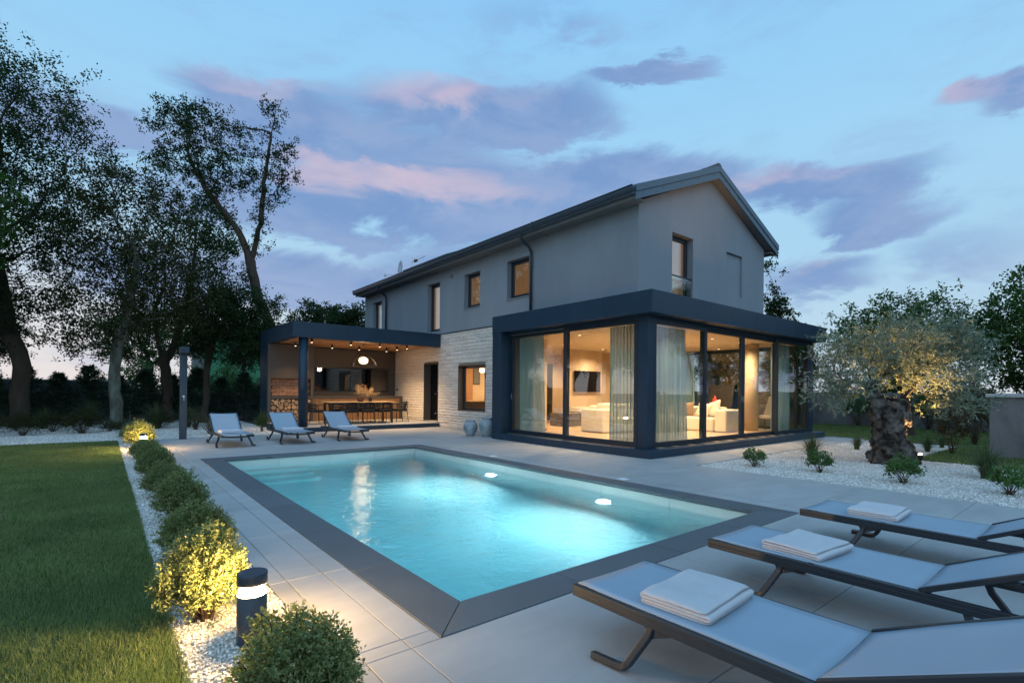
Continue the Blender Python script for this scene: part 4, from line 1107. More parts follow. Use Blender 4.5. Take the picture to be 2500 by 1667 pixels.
def flower_pot(x, y, z, k, mat_, label, h, seed, n):
    t_ = thing('flower_pot', label, 'vase', (x, y, z))
    prof = [(0, 0), (.09, 0), (.12, .06), (.145, .15), (.14, .2), (.10, .235), (.10, .25), (.085, .25), (.1, .2), (.0, .04)] if k > .9 else [(0, 0), (.07, 0), (.085, .06), (.085, .14), (.06, .18), (.055, .2), (.045, .2), (.06, .1), (0, .03)]
    MB().lathe([(r_ * k, q * k) for r_, q in prof], 28, (x, y, z), cap=False).build('pot', mat_, t_, smooth=True)
    r_ = random.Random(seed); st = MB(); V = []; F = []; red = MB()
    zt = z + .22 * k
    for i in range(n):
        a = r_.uniform(0, 6.28); el_ = r_.uniform(.35, 1.45); L = h * r_.uniform(.6, 1.0)
        d_ = Vector((math.cos(a) * math.cos(el_), math.sin(a) * math.cos(el_), math.sin(el_))); p0 = Vector((x, y, zt)) + Vector((d_.x, d_.y, 0)) * .04
        st.tube([p0 - Vector((0, 0, .05)), p0 + d_ * L * .5 + Vector((0, 0, .02)), p0 + d_ * L], .0025, 3, cap=False)
        for q in range(26):
            c = p0 + d_ * L * r_.uniform(.3, 1.02) + Vector((r_.gauss(0, .03), r_.gauss(0, .03), r_.gauss(0, .03))); s_ = r_.uniform(.006, .014)
            u = Vector((r_.gauss(0, 1), r_.gauss(0, 1), r_.gauss(0, 1))).normalized(); w_ = u.orthogonal().normalized()
            o_ = len(V); V += [tuple(c - u * s_), tuple(c + w_ * s_ * .6), tuple(c + u * s_), tuple(c - w_ * s_ * .6)]; F.append((o_, o_+1, o_+2, o_+3))
        if i % 9 == 0: c = p0 + d_ * L; red.lathe([(0, -.016), (.016, 0), (0, .016)], 6, tuple(c), cap=False)
    st.build('stem', 'twig', t_); b = MB(); b.v = V; b.f = F; b.build('dry_blossom', 'dry_flower', t_); red.build('berry', 'dry_red', t_)
flower_pot(7.24, 17.55, FZ + .766, 1.0, 'terracotta_dark', 'wide brown pot of tall dry blossom on the outdoor table', .46, 3, 46)
flower_pot(7.62, 17.55, FZ + .766, .95 * .92, 'black_metal', 'slim dark vase of dry blossom on the outdoor table', .36, 4, 26)

# ------------------------------------------------------------------ living room seen through the glass
tv = thing('television', 'black flat television on the living room wall', 'television', (14.2, 12.97, 1.35))
MB().box(13.50, 14.93, 12.93, 12.965, 1.35, 2.14).build('bezel', 'black_metal', tv, .005)
MB().box(13.51, 14.92, 12.926, 12.9295, 1.36, 2.13).build('screen', 'screen_black', tv)
MB().box(13.9, 14.5, 12.966, 12.999, 1.55, 1.9).build('bracket', 'black_metal', tv)
sb = thing('sideboard', 'low sideboard with dark front under the television', 'sideboard', (14.2, 12.8, .17))
MB().box(13.32, 15.08, 12.55, 12.98, .62, .80).build('top', 'sofa_cloth', sb, .01); MB().box(13.35, 15.05, 12.6, 12.98, .17, .619).build('front', 'room_dark', sb)
def blockset(nm, label, cat, blocks, m, bev=.05):
    xs_ = [b_[0] for b_ in blocks]; o0 = (sum(b_[0] + b_[1] for b_ in blocks) / 2 / len(blocks), sum(b_[2] + b_[3] for b_ in blocks) / 2 / len(blocks), .17)
    t_ = thing(nm, label, cat, o0)
    for (x0, x1, y0, y1, z0, z1, part) in blocks:
        MB().box(x0, x1, y0, y1, z0, z1).build(part, m, t_, bev, seg=4, smooth=False)
    return t_
blockset('sofa', 'cream block sofa standing across the living room behind the pool side doors', 'sofa',
         [(11.1, 11.45, 9.5, 10.37, .18, .86, 'armrest'), (11.46, 13.0, 9.5, 10.1, .18, .60, 'seat'), (11.46, 13.0, 10.11, 10.37, .18, .95, 'backrest'), (11.5, 12.2, 9.85, 10.1, .60, 1.02, 'pillow'), (12.25, 12.95, 9.85, 10.1, .60, 1.0, 'pillow')], 'sofa_cloth')
so = blockset('sofa', 'cream block sofa with loose pillows behind the gable side doors', 'sofa',
         [(14.42, 15.25, 7.60, 7.98, .18, .86, 'armrest'), (14.40, 15.0, 8.0, 9.0, .18, .60, 'seat'), (14.40, 15.0, 9.01, 10.1, .18, .60, 'seat'), (15.01, 15.28, 8.0, 10.1, .18, .92, 'backrest')], 'sofa_cloth')
def pillow(par, c, s_, rot, m):
    bm = bmesh.new(); bmesh.ops.create_cube(bm, size=1.0); bmesh.ops.subdivide_edges(bm, edges=bm.edges[:], cuts=5, use_grid_fill=True)
    for v in bm.verts:
        u, w = v.co.x * 2, v.co.z * 2; f = (1 - u**4) * (1 - w**4); v.co.y *= .25 + .75 * max(0, f) ** .5
        v.co.x *= 1 - .08 * (1 - abs(w)); v.co.z *= 1 - .08 * (1 - abs(u))
    me = bpy.data.meshes.new('pillow'); bm.to_mesh(me); bm.free(); me.materials.append(MAT[m])
    o = inst('pillow', me, par, c, rot, s_); me.polygons.foreach_set('use_smooth', [True] * len(me.polygons)); return o
pillow(so, (14.85, 8.22, .86), (.55, .2, .50), (R(15), R(12), R(60)), 'sofa_cloth'); pillow(so, (14.80, 8.55, .82), (.5, .2, .46), (R(20), R(-8), R(75)), 'sofa_cloth')
pillow(so, (14.78, 9.15, .82), (.5, .2, .46), (R(20), R(5), R(95)), 'cushion_brown'); pillow(so, (15.12, 8.35, 1.02), (.4, .12, .30), (R(0), R(50), R(40)), 'cushion_red')
blockset('coffee_table', 'low dark grey coffee table on the living room floor', 'table', [(12.10, 13.1, 12.0, 12.75, .17, .62, 'top')], 'coffee_table', .01)
ac = thing('armchair', 'tan upholstered armchair beside the round indoor column', 'chair', (16.45, 7.25, .17))
MB().add([(16.15, 7.0, .56), (16.75, 6.95, .50), (16.75, 7.55, .50), (16.15, 7.55, .56), (16.15, 7.0, .68), (16.75, 6.95, .62), (16.75, 7.55, .62), (16.15, 7.55, .68)], [(3,2,1,0),(4,5,6,7),(0,1,5,4),(1,2,6,5),(2,3,7,6),(3,0,4,7)]).build('seat', 'cushion_brown', ac, .03, seg=3)
MB().add([(16.62, 6.97, .58), (16.75, 6.95, .56), (16.75, 7.55, .56), (16.62, 7.53, .58), (16.95, 7.02, 1.28), (17.06, 7.0, 1.26), (17.06, 7.5, 1.26), (16.95, 7.48, 1.28)], [(3,2,1,0),(4,5,6,7),(0,1,5,4),(1,2,6,5),(2,3,7,6),(3,0,4,7)]).build('backrest', 'cushion_brown', ac, .03, seg=3)
for x, y in ((16.22, 7.05), (16.22, 7.5), (16.7, 7.02), (16.7, 7.5)): MB().tube([(x, y, .55), (x + (.03 if x > 16.5 else -.03), y, .17)], .014, 6).build('leg', 'black_metal', ac)
for o in ac.children:
    if o.name.startswith(('seat', 'backrest')): o.data.materials[0] = MAT['rug']
for k, (x, y, r_) in enumerate(((12.3, 14.1, 30), (12.9, 14.0, -20), (13.1, 14.7, 200))):
    dup(ch, (x, y, .17), R(r_), 'black woven armchair at the indoor dining table, seen through the sliding doors', 'indoor dining chairs')
it = thing('indoor_table', 'dark indoor dining table behind the living room', 'table', (12.6, 14.6, .17))
MB().box(11.9, 13.3, 14.3, 15.0, .88, .92).build('top', 'table_wood', it); MB().box(12.5, 12.7, 14.5, 14.8, .17, .88).build('pedestal', 'black_metal', it)
cb = thing('tall_cabinet', 'tall black kitchen cabinet against the back wall', 'cabinet', (14.3, 15.4, .17))
MB().box(13.65, 14.55, 15.2, 15.49, .17, 2.5).build('carcass', 'room_dark', cb); MB().box(13.66, 14.09, 15.18, 15.199, .2, 2.48).build('cabinet_door', 'room_dark', cb, .004); MB().box(14.10, 14.54, 15.18, 15.199, .2, 2.48).build('cabinet_door', 'room_dark', cb, .004)
kc = thing('kitchen_counter', 'dark kitchen counter behind the stone framed window', 'counter', (12.2, 17.2, .17))
MB().box(11.3, 13.1, 16.9, 17.49, .17, .92).build('cabinet', 'room_dark', kc); MB().box(11.28, 13.1, 16.85, 17.49, .921, .96).build('worktop', 'table_wood', kc)
bp = MB().box(11.55, 12.05, 17.40, 17.49, .961, 2.9).build('wood_panel', 'slat_wood'); tag(bp, 'tall wooden panel on the kitchen wall', 'panel')
pc = thing('wall_picture', 'black framed picture on the cream kitchen wall', 'picture', (12.27, 17.47, 1.7))
MB().box(12.09, 12.45, 17.46, 17.49, 1.62, 2.35).build('frame', 'black_metal', pc, .005); MB().box(12.12, 12.42, 17.455, 17.4595, 1.65, 2.32).build('print', 'coffee_table', pc)
pendant(12.05, 16.3, 2.15, 2.92, 'pendant lamp with glowing globe hanging in the kitchen', r_=.2, power=25)
lp = thing('leaning_picture', 'tall dark framed picture leaning by the east window', 'picture', (17.2, 9.4, .17))
MB().add([(17.1, 8.9, .17), (17.1, 9.8, .17), (17.45, 9.8, 1.65), (17.45, 8.9, 1.65), (17.13, 8.9, .17), (17.13, 9.8, .17), (17.48, 9.8, 1.65), (17.48, 8.9, 1.65)], [(0,1,2,3),(7,6,5,4),(0,4,5,1),(1,5,6,2),(2,6,7,3),(3,7,4,0)]).build('canvas', 'room_dark', lp)
# curtains: wavy cloth hung from the ceiling
def curtain(label, p0, p1, z0=.19, z1=2.86, waves=14, amp=.05, flare=.06, seed=0):
    t_ = thing('curtain', label, 'curtain', ((p0[0]+p1[0])/2, (p0[1]+p1[1])/2, z0))
    r_ = random.Random(seed); d_ = Vector((p1[0]-p0[0], p1[1]-p0[1], 0)); L = d_.length; d_.normalize(); nn = Vector((-d_.y, d_.x, 0))
    nu, nv = waves * 8, 10; V = []; ph = [r_.uniform(-.5, .5) for _ in range(waves + 2)]
    for j in range(nv + 1):
        v_ = j / nv; z = z1 + (z0 - z1) * v_
        for i in range(nu + 1):
            u = i / nu; k = u * waves; a = amp * (.7 + .5 * mnoise.noise(Vector((k * .7, seed, v_ * .8))))
            off = a * math.sin(2 * math.pi * k + ph[int(k)] + .6 * v_) ; uu = u * L * (1 + flare * (v_ - .5)) + .012 * math.sin(4 * math.pi * k + v_)
            p = Vector((p0[0], p0[1], z)) + d_ * uu + nn * off; V.append(tuple(p))
    w = nu + 1; b = MB(); b.v = V; b.f = [(j*w+i, j*w+i+1, (j+1)*w+i+1, (j+1)*w+i) for j in range(nv) for i in range(nu)]
    b.build('cloth', 'curtain', t_, smooth=True)
    MB().tube([(p0[0], p0[1], z1 + .02), (p1[0], p1[1], z1 + .02)], .012, 6).build('rail', 'white_paint', t_)
curtain('sheer curtain drawn to the annex end wall behind the pool side glass', (9.22, 10.98), (9.22, 9.95), waves=11, seed=1)
curtain('sheer curtain drawn to the corner pillar behind the pool side glass', (9.22, 7.72), (9.22, 6.85), waves=9, amp=.065, seed=2)
curtain('sheer curtain drawn to the corner pillar behind the gable side glass', (9.30, 6.80), (10.95, 6.80), waves=15, amp=.065, seed=3)
curtain('sheer curtain behind the last gable side glass panel', (15.55, 6.80), (16.75, 6.80), waves=10, seed=4)
curtain('narrow sheer curtain by the east window of the living room', (17.35, 11.0), (17.35, 10.4), waves=6, seed=5)

# ------------------------------------------------------------------ vegetation
def rand_frames(rng, n, up=0.0):
    d = rng.normal(size=(n, 3)); d[:, 2] += up
    d /= np.linalg.norm(d, axis=1, keepdims=True) + 1e-9
    a = rng.normal(size=(n, 3)); a -= d * (a * d).sum(1, keepdims=True); a /= np.linalg.norm(a, axis=1, keepdims=True) + 1e-9
    return d, a, np.cross(d, a)
def leaves_mesh(name, P, L, Wd, rng, m, along=None, up=0.8, fold=0.0):
    """diamond leaves; along = direction of the leaf axis (else random)"""
    n = len(P); L = np.broadcast_to(np.asarray(L, float), (n,)); Wd = np.broadcast_to(np.asarray(Wd, float), (n,))
    nrm, ax, sd = rand_frames(rng, n, up)
    if along is not None:
        ax = along / (np.linalg.norm(along, axis=1, keepdims=True) + 1e-9)
        sd = np.cross(ax, nrm); sd /= np.linalg.norm(sd, axis=1, keepdims=True) + 1e-9
    L = L[:, None]; Wd = Wd[:, None]
    V = np.stack([P, P + ax * L * .45 + sd * Wd * .5, P + ax * L, P + ax * L * .45 - sd * Wd * .5], 1).reshape(-1, 3)
    F = np.arange(4 * n).reshape(-1, 4)
    me = mesh_np(name, V, F); me.materials.append(MAT[m]); return me
def grow(trunk, blobs, n_attr, step, seed, kill=None, infl=50.0, depth_k=1.0, forks=(), iters=160):
    rng = np.random.default_rng(seed)
    pos = []; par = []
    def add_line(pts, p0):
        last = p0
        for a, b_ in zip(pts[:-1], pts[1:]):
            a = np.array(a, float); b_ = np.array(b_, float); n = max(1, int(np.linalg.norm(b_ - a) / step))
            for i in range(1, n + 1):
                pos.append(a + (b_ - a) * i / n + rng.normal(size=3) * step * .05); par.append(last); last = len(pos) - 1
        return last
    pos.append(np.array(trunk[0], float)); par.append(-1); add_line(trunk, 0)
    ntr = len(pos)
    for f in forks:
        d2 = [np.sum((p - np.array(f[0])) ** 2) for p in pos[:ntr]]; add_line(f, int(np.argmin(d2)))
    w = np.array([b_[3] * b_[4] * b_[5] for b_ in blobs]) ** .8; w /= w.sum()
    pick = rng.choice(len(blobs), n_attr, p=w)
    d = rng.normal(size=(n_attr, 3)); d /= np.linalg.norm(d, axis=1, keepdims=True); rr = rng.random(n_attr) ** (1 / 2.4)
    B = np.array(blobs); A = B[pick, :3] + d * rr[:, None] * B[pick, 3:6]
    kill = kill or step * 1.6
    P = np.array(pos); dist = np.full(len(A), 1e9); near = np.zeros(len(A), int)
    def upd(i0):
        nonlocal dist, near
        for s in range(i0, len(P), 400):
            dd = np.linalg.norm(A[:, None] - P[None, s:s + 400], axis=2); j = dd.argmin(1); v = dd[np.arange(len(A)), j]; b_ = v < dist
            dist = np.where(b_, v, dist); near = np.where(b_, j + s, near)
    lo = max(1, int(ntr * .45))
    P_all = P
    upd(0)
    for it in range(iters):
        if len(A) == 0: break
        act = dist < infl
        if not act.any(): break
        nd = np.unique(near[act]); new = []; npar = []
        for q in nd:
            src = q
            v = A[act & (near == q)] - P[q]; v = (v / (np.linalg.norm(v, axis=1, keepdims=True) + 1e-9)).mean(0) + rng.normal(size=3) * .22 + np.array([0, 0, .04])
            l = np.linalg.norm(v)
            if l < 1e-6: continue
            new.append(P[q] + v / l * step); npar.append(q)
        if not new: break
        i0 = len(P); P = np.vstack([P, new]); par += npar
        upd(i0)
        keep = dist > kill; A, dist, near = A[keep], dist[keep], near[keep]
    return P, np.array(par)
def limb_mesh(name, P, par, r_base, r_tip, m, n_side=6, expo=2.35, base_flare=0.3):
    n = len(P); kids = [[] for _ in range(n)]
    for i, p in enumerate(par):
        if p >= 0: kids[p].append(i)
    r = np.zeros(n)
    for i in range(n - 1, -1, -1):
        r[i] = r_tip if not kids[i] else (sum(r[c] ** expo for c in kids[i])) ** (1 / expo)
    ex = math.log(r_base / r_tip) / max(1e-6, math.log(max(r[0], r_tip * 1.01) / r_tip)); r = r_tip * (r / r_tip) ** ex
    h = P[:, 2] - P[0, 2]; r = r * (1 + base_flare * np.exp(-np.maximum(h, 0) / .35))
    b = MB(); todo = [0]
    while todo:
        s = todo.pop(); chain = [s] if par[s] < 0 else [par[s], s]
        c = s
        while kids[c]:
            ks = sorted(kids[c], key=lambda q: -r[q]); todo += ks[1:]; c = ks[0]; chain.append(c)
        if len(chain) < 2: continue
        rad = [float(min(r[q], r[s] * 1.15)) for q in chain]
        ns = n_side + 4 if rad[0] > .12 else (n_side if rad[0] > .03 else 4)
        b.tube([tuple(P[q]) for q in chain], rad, ns, cap=False)
    for i, q in enumerate(b.v):
        w1_ = mnoise.noise_vector(Vector(q) * 2.3); w2_ = mnoise.noise_vector(Vector(q) * 8.0)
        b.v[i] = (q[0] + .035 * w1_.x + .016 * w2_.x, q[1] + .035 * w1_.y + .016 * w2_.y, q[2] + .02 * w1_.z)
    me = b.mesh(name); me.polygons.foreach_set('use_smooth', [True] * len(me.polygons)); me.materials.append(MAT[m]); return me, r
def b6(bl, k=1.0): return [(x, y, z, rx, rx * k, rz) for x, y, z, rx, rz in bl]
def tree(name, label, cat, trunk, blobs, seed, n_attr, step, r_base, n_leaf, leaf, bark='bark', lm='oak_leaf', forks=(), spread=.24, dk=1.0, tip=.008, group=None, up=.7, wl=.55):
    t_ = thing(name, label, cat, trunk[0], group=group)
    o0 = np.array(trunk[0], float)
    P, par = grow(trunk, b6(blobs, dk), n_attr, step, seed, forks=forks)
    me, r = limb_mesh('trunk', P - o0, par, r_base, tip, bark); inst('trunk', me, t_, trunk[0])
    rng = np.random.default_rng(seed + 1)
    kids = np.zeros(len(P), int); np.add.at(kids, par[par >= 0], 1)
    fine = np.where((r < tip * 2.6) & (np.arange(len(P)) > len(trunk)))[0]
    w = np.where(kids[fine] == 0, 3.0, 1.0); w /= w.sum()
    c = rng.choice(fine, n_leaf, p=w)
    # leaves gather in tight sprays round the twigs
    k = max(1, n_leaf // 20); sc = P[rng.choice(fine, k, p=w)] + rng.normal(size=(k, 3)) * spread
    L = sc[rng.integers(0, k, n_leaf)] + rng.normal(size=(n_leaf, 3)) * spread * .36
    me = leaves_mesh('crown', L - o0, leaf * rng.uniform(.7, 1.3, n_leaf), leaf * wl * rng.uniform(.8, 1.2, n_leaf), rng, lm, up=up)
    inst('crown', me, t_, trunk[0])
    return t_
G_OAK = 'tall oaks along the garden wall'
t1 = tree('oak_tree', 'huge dark oak with thick curved bare trunk rising from the planting by the lawn', 'tree',
     [(-2.13, 23.63, -.05), (-2.18, 23.68, .72), (-2.16, 23.66, 1.38), (-2.06, 23.58, 1.97), (-2.21, 23.7, 2.48), (-2.45, 23.89, 3.07), (-2.65, 24.06, 4.24), (-2.83, 24.21, 5.56)],
     [(-2.77, 24.16, 12.33, .59, 1.47), (-1.96, 23.5, 11.46, 1.62, .88), (-.93, 22.66, 10.22, 1.32, .56), (-2.29, 23.77, 9.54, 2.21, 1.62), (-2.73, 24.12, 7.33, 2.79, 2.06), (-1.47, 23.1, 6.17, 1.62, 1.18), (-2.25, 23.73, 4.25, 1.62, 1.0), (-4.33, 25.43, 8.19, 1.91, 2.94), (-4.08, 25.22, 4.81, 1.76, 1.76)],
     21, 1700, .32, .25, 50000, .100, lm='oak_leaf', spread=.30, group=G_OAK)
t2 = tree('oak_tree', 'oak with straight lichen spotted trunk standing in the white gravel', 'tree',
     [(.42, 21.05, -.05), (.3, 21.15, 1.48), (.38, 21.08, 2.63), (.57, 20.93, 3.5), (.68, 20.84, 4.36), (.89, 20.67, 5.51)],
     [(.67, 20.84, 7.5, 1.87, 1.2), (.24, 21.2, 6.08, 1.72, 1.44), (1.25, 20.38, 5.66, 1.58, 1.29), (-.08, 21.46, 4.35, 1.44, 1.08), (1.04, 20.55, 3.79, 1.72, .86), (-.63, 21.9, 2.9, 1.15, .6), (2.03, 19.74, 4.95, 1.15, 1.15), (.55, 20.94, 8.4, 1.0, .45)],
     22, 1300, .28, .17, 26000, .095, bark='bark_lichen', lm='oak_leaf_warm', spread=.27, group=G_OAK)
t3 = tree('oak_tree', 'forked oak with two dark stems standing behind the shower column', 'tree',
     [(2.16, 25.3, -.05), (2.06, 25.38, 2.09), (1.83, 25.57, 3.08), (1.62, 25.74, 4.35), (2.01, 25.43, 5.9)],
     [(2.84, 24.75, 7.36, 1.82, 1.45), (3.42, 24.28, 5.74, 1.45, 1.18), (2.3, 25.19, 4.81, 2.0, 1.09), (1.86, 25.55, 6.26, 1.63, 1.45), (3.01, 24.61, 3.9, 1.09, .6)],
     23, 900, .32, .2, 15000, .11, lm='oak_leaf', forks=([(2.06, 25.38, 2.4), (2.4, 25.1, 3.4), (2.75, 24.9, 4.9), (2.9, 24.7, 6.3)],), spread=.30, group=G_OAK)
t4 = tree('oak_tree', 'tall leaning ivy wrapped oak with open thin crown rising behind the pergola', 'tree',
     [(8.3, 29.4, -.05), (7.89, 29.67, 1.67), (7.17, 30.26, 4.93), (6.63, 30.69, 6.5), (6.37, 30.9, 8.43), (5.81, 31.36, 10.12), (4.99, 32.02, 11.44), (4.33, 32.56, 12.52)],
     [(3.36, 33.35, 16.26, 1.82, 1.1), (4.49, 32.43, 15.67, 2.18, 1.3), (3.94, 32.88, 13.73, 2.42, 1.3), (5.45, 31.65, 13.26, 1.5, 1.5), (7.12, 30.29, 15.71, .85, 1.33), (7.7, 29.82, 13.9, 1.09, 1.33), (6.87, 30.5, 12.31, .9, 1.33), (6.64, 30.69, 10.13, .7, 1.09), (4.52, 32.4, 11.31, 1.7, 1.1), (5.1, 31.93, 9.38, 1.3, 1.0), (6.34, 30.93, 7.22, .6, .85), (2.04, 34.42, 16.0, .61, .4), (7.57, 29.93, 6.03, .9, .5), (7.3, 30.1, 16.6, .8, .7)],
     24, 900, .42, .27, 24000, .13, lm='oak_leaf', forks=([(6.37, 30.9, 8.43), (6.75, 30.6, 10.6), (6.85, 30.5, 12.3), (7.05, 30.35, 14.3), (7.3, 30.1, 16.4)],), spread=.26, group=G_OAK, tip=.012)
t5 = tree('oak_tree', 'low dark spreading oak before the green house', 'tree',
     [(3.16, 23.2, -.05), (3.23, 23.15, 2.24), (3.41, 23.0, 3.28), (3.8, 22.68, 3.98)],
     [(3.8, 22.68, 4.06, 1.56, .61), (4.5, 22.1, 3.25, .9, .7), (3.27, 23.11, 3.15, 1.1, .5), (4.06, 22.47, 4.75, 1.21, .55), (4.75, 21.91, 3.6, .69, .6)],
     25, 700, .26, .12, 20000, .10, lm='oak_leaf', spread=.24, group=G_OAK)
t6 = tree('round_tree', 'round leafy tree rising behind the pergola roof next to the house', 'tree',
     [(13.82, 40.31, -.1), (13.66, 40.45, 5.3), (13.51, 40.57, 6.6)],
     [(13.37, 40.68, 7.3, 1.9, .9), (12.17, 41.65, 6.4, 1.56, .7), (14.32, 39.91, 6.8, 1.56, .8)],
     26, 350, .5, .25, 7000, .20, lm='oak_leaf', spread=.36, tip=.02)
tree('round_tree', 'smaller round tree partly hidden by the pergola end of the house', 'tree',
     [(14.92, 36.84, -.1), (14.84, 36.91, 5.12), (14.75, 36.98, 6.0)], [(14.75, 36.98, 6.5, 1.48, .9), (13.6, 37.8, 6.0, .9, .5)],
     27, 220, .5, .22, 4500, .20, lm='oak_leaf', spread=.36, tip=.02)
tree('slender_tree', 'slender loose tree beyond the right end of the roof', 'tree',
     [(35.21, 15.2, -.1), (35.13, 15.26, 4.6), (35.07, 15.31, 7.0)], [(34.95, 15.4, 9.0, .55, 1.9), (35.3, 15.12, 7.2, .8, .9), (35.8, 14.7, 5.6, .9, .6)],
     28, 260, .4, .15, 3200, .19, lm='oak_leaf', spread=.30, tip=.014)
t7 = tree('leafy_tree', 'bright green leafy tree growing behind the olive tree', 'tree',
     [(21.12, 4.74, -.05), (21.05, 4.8, 1.1), (21.06, 4.79, 1.9)],
     [(21.03, 4.81, 3.75, 2.0, .85), (19.95, 5.69, 3.35, 1.0, .7), (22.29, 3.79, 3.4, 1.2, .8), (21.04, 4.81, 2.78, 2.1, .74), (20.4, 5.3, 4.2, .6, .4), (21.6, 4.3, 4.4, .8, .3)],
     29, 900, .26, .16, 17000, .105, lm='tree_leaf', spread=.22)
t8 = tree('dense_tree', 'dense dark green tree behind the end of the garden wall', 'tree',
     [(21.8, 1.61, -.05), (21.69, 1.7, 1.75), (21.58, 1.79, 2.5)],
     [(21.22, 2.08, 4.2, .91, .84), (21.08, 2.2, 2.91, .85, .78), (22.18, 1.3, 3.57, 1.43, 1.69), (21.9, 1.5, 2.2, 1.3, .7)],
     30, 700, .26, .20, 17000, .12, lm='tree_leaf', spread=.22)
# more oaks round the plot; the big panes mirror them
for k, (src, x, y, r_, s_, lab) in enumerate(((t1, -9.5, 26.5, 1.2, .95, 'large oak beyond the lawn, mirrored in the sliding glass doors'), (t2, -6.3, 31.0, 2.1, 1.35, 'oak behind the wall beyond the lawn, mirrored in the glass'),
      (t3, -13.0, 20.0, .7, 1.4, 'oak standing past the lawn, mirrored high in the upstairs windows'), (t2, -11.5, 13.0, 4.0, 1.2, 'oak beyond the lawn edge, mirrored in the upstairs windows'),
      (t1, 38.0, -6.0, 3.0, .8, 'oak east of the plot, mirrored in the gable window'), (t3, 30.0, -5.0, 1.0, 1.0, 'oak behind the pale capped pier wall, mirrored in the gable glass'), (t2, 46.0, -11.0, 5.2, 1.5, 'big oak far east of the plot, mirrored in the gable glass'))):
    dup(src, (x, y, -.05), r_, lab, 'oaks round the plot', s_)

# trees and thickets closing the view behind the walls
for k, (src, x, y, r_, s_, lab) in enumerate(((t5, -5.5, 33.0, .4, 1.0, 'dark thicket tree behind the wall past the curved oak'), 
      (t7, 2.0, 35.5, 4.4, 1.25, 'bushy tree between the oaks and the green house'), (t5, 6.4, 33.5, 1.1, 1.0, 'dark tree in front of the green house wall'), (t7, -8.5, 35.0, 2.2, 1.3, 'bushy tree where the pale capped wall ends'),
      (t8, 22.5, 9.2, .5, .74, 'dense tree outside the east window of the living room'), (t8, 23.8, 12.6, 2.2, .80, 'dense tree outside the east window behind the curtain'), (t7, 23.0, 15.8, 1.4, .8, 'leafy tree north of the east window'), (t8, 29.0, 7.0, 4.0, .8, 'dense tree behind the back lawn wall'))):
    dup(src, (x, y, -.05), r_, lab, 'trees closing the garden', s_)

for src, x, y, r_, s_, lab in ((t7, -6.2, 21.6, .3, 1.7, 'broad leafy tree beyond the lawn, mirrored low in the sliding doors'), (t8, -8.8, 18.2, 1.3, 1.7, 'dense tree beyond the lawn, mirrored beside the corner pillar'), (t7, -9.5, 23.0, 2.5, 1.5, 'leafy tree far beyond the lawn, mirrored in the sliding doors')):
    dup(src, (x, y, -.05), r_, lab, 'leafy trees beyond the lawn', s_)

# olive tree: gnarled trunk grown from a few thick limbs
ol = thing('olive_tree', 'old olive tree with thick gnarled trunk and silvery crown in the white gravel', 'olive tree', (12.18, 3.0, -.02))
b = MB()
b.tube([(12.18, 3.0, -.12), (12.18, 3.0, .1), (12.15, 3.02, .45), (12.13, 3.04, .8), (12.10, 3.06, 1.05), (12.08, 3.08, 1.18)], [.42, .36, .27, .26, .28, .18], 16)
b.tube([(12.05, 3.10, .9), (11.93, 3.2, 1.25), (11.86, 3.25, 1.55), (11.85, 3.26, 1.62)], [.20, .16, .12, .10], 12)
b.tube([(12.22, 2.95, .85), (12.30, 2.90, 1.12), (12.33, 2.88, 1.22)], [.25, .2, .14], 12)
b.tube([(12.2, 3.12, .72), (12.6, 3.12, .90), (12.93, 3.0, 1.03), (13.13, 2.9, 1.08)], [.13, .085, .07, .062], 10)
b.tube([(12.2, 3.25, .05), (12.15, 3.1, .4)], [.2, .16], 10); b.tube([(12.38, 2.72, -.05), (12.25, 2.9, .45)], [.18, .16], 10); b.tube([(11.95, 3.12, -.05), (12.05, 3.06, .4)], [.18, .16], 10)
o = b.build('trunk', 'olive_bark', ol)
md = o.modifiers.new('merge', 'REMESH'); md.mode = 'VOXEL'; md.voxel_size = .017; md.use_smooth_shade = True
for nm, sc_, st in (('lumps', .20, .20), ('knots', .07, .09)):
    tx = bpy.data.textures.new(nm, 'CLOUDS'); tx.noise_scale = sc_; tx.noise_depth = 3
    md = o.modifiers.new(nm, 'DISPLACE'); md.texture = tx; md.texture_coords = 'LOCAL'; md.strength = st; md.mid_level = .5
ob = [(11.37, 3.64, 1.75, .61, .52), (11.57, 3.48, 2.38, .74, .46), (12.24, 2.94, 2.55, .74, .38), (12.84, 2.45, 2.55, .86, .46), (13.38, 2.01, 2.12, .65, .56), (13.49, 1.92, 1.5, .5, .48), (12.85, 2.44, 1.8, .74, .48), (11.84, 3.26, 2.01, .69, .43), (11.12, 3.84, 1.40, .42, .3), (12.38, 2.83, 2.05, .69, .43), (13.2, 2.15, 1.25, .5, .26), (10.85, 4.05, 1.45, .25, .12)]
ob = [(12.2 + (x - 12.2) * .84, 3.0 + (y - 3.0) * .84, z * .97, rx * .88, rz * .92) for x, y, z, rx, rz in ob]
P, par = grow([(11.86, 3.25, 1.45), (11.84, 3.27, 1.65), (11.78, 3.3, 1.85)], b6(ob, 1.15), 900, .12, 31,
              forks=([(11.86, 3.25, 1.45), (12.1, 3.1, 1.35), (12.31, 2.9, 1.2), (12.5, 2.75, 1.5), (12.7, 2.6, 1.8), (12.85, 2.45, 2.1)], [(11.86, 3.25, 1.45), (12.0, 3.1, 1.7), (12.2, 2.95, 2.1)], [(11.86, 3.25, 1.5), (11.6, 3.4, 1.6), (11.4, 3.6, 1.65)]))
me, r = limb_mesh('branches', P - np.array(org(ol)), par, .06, .004, 'olive_bark', base_flare=0); inst('branches', me, ol, org(ol))
rng = np.random.default_rng(32)
fine = np.where((r < .011) & (par > 8))[0]; nsp = 2500
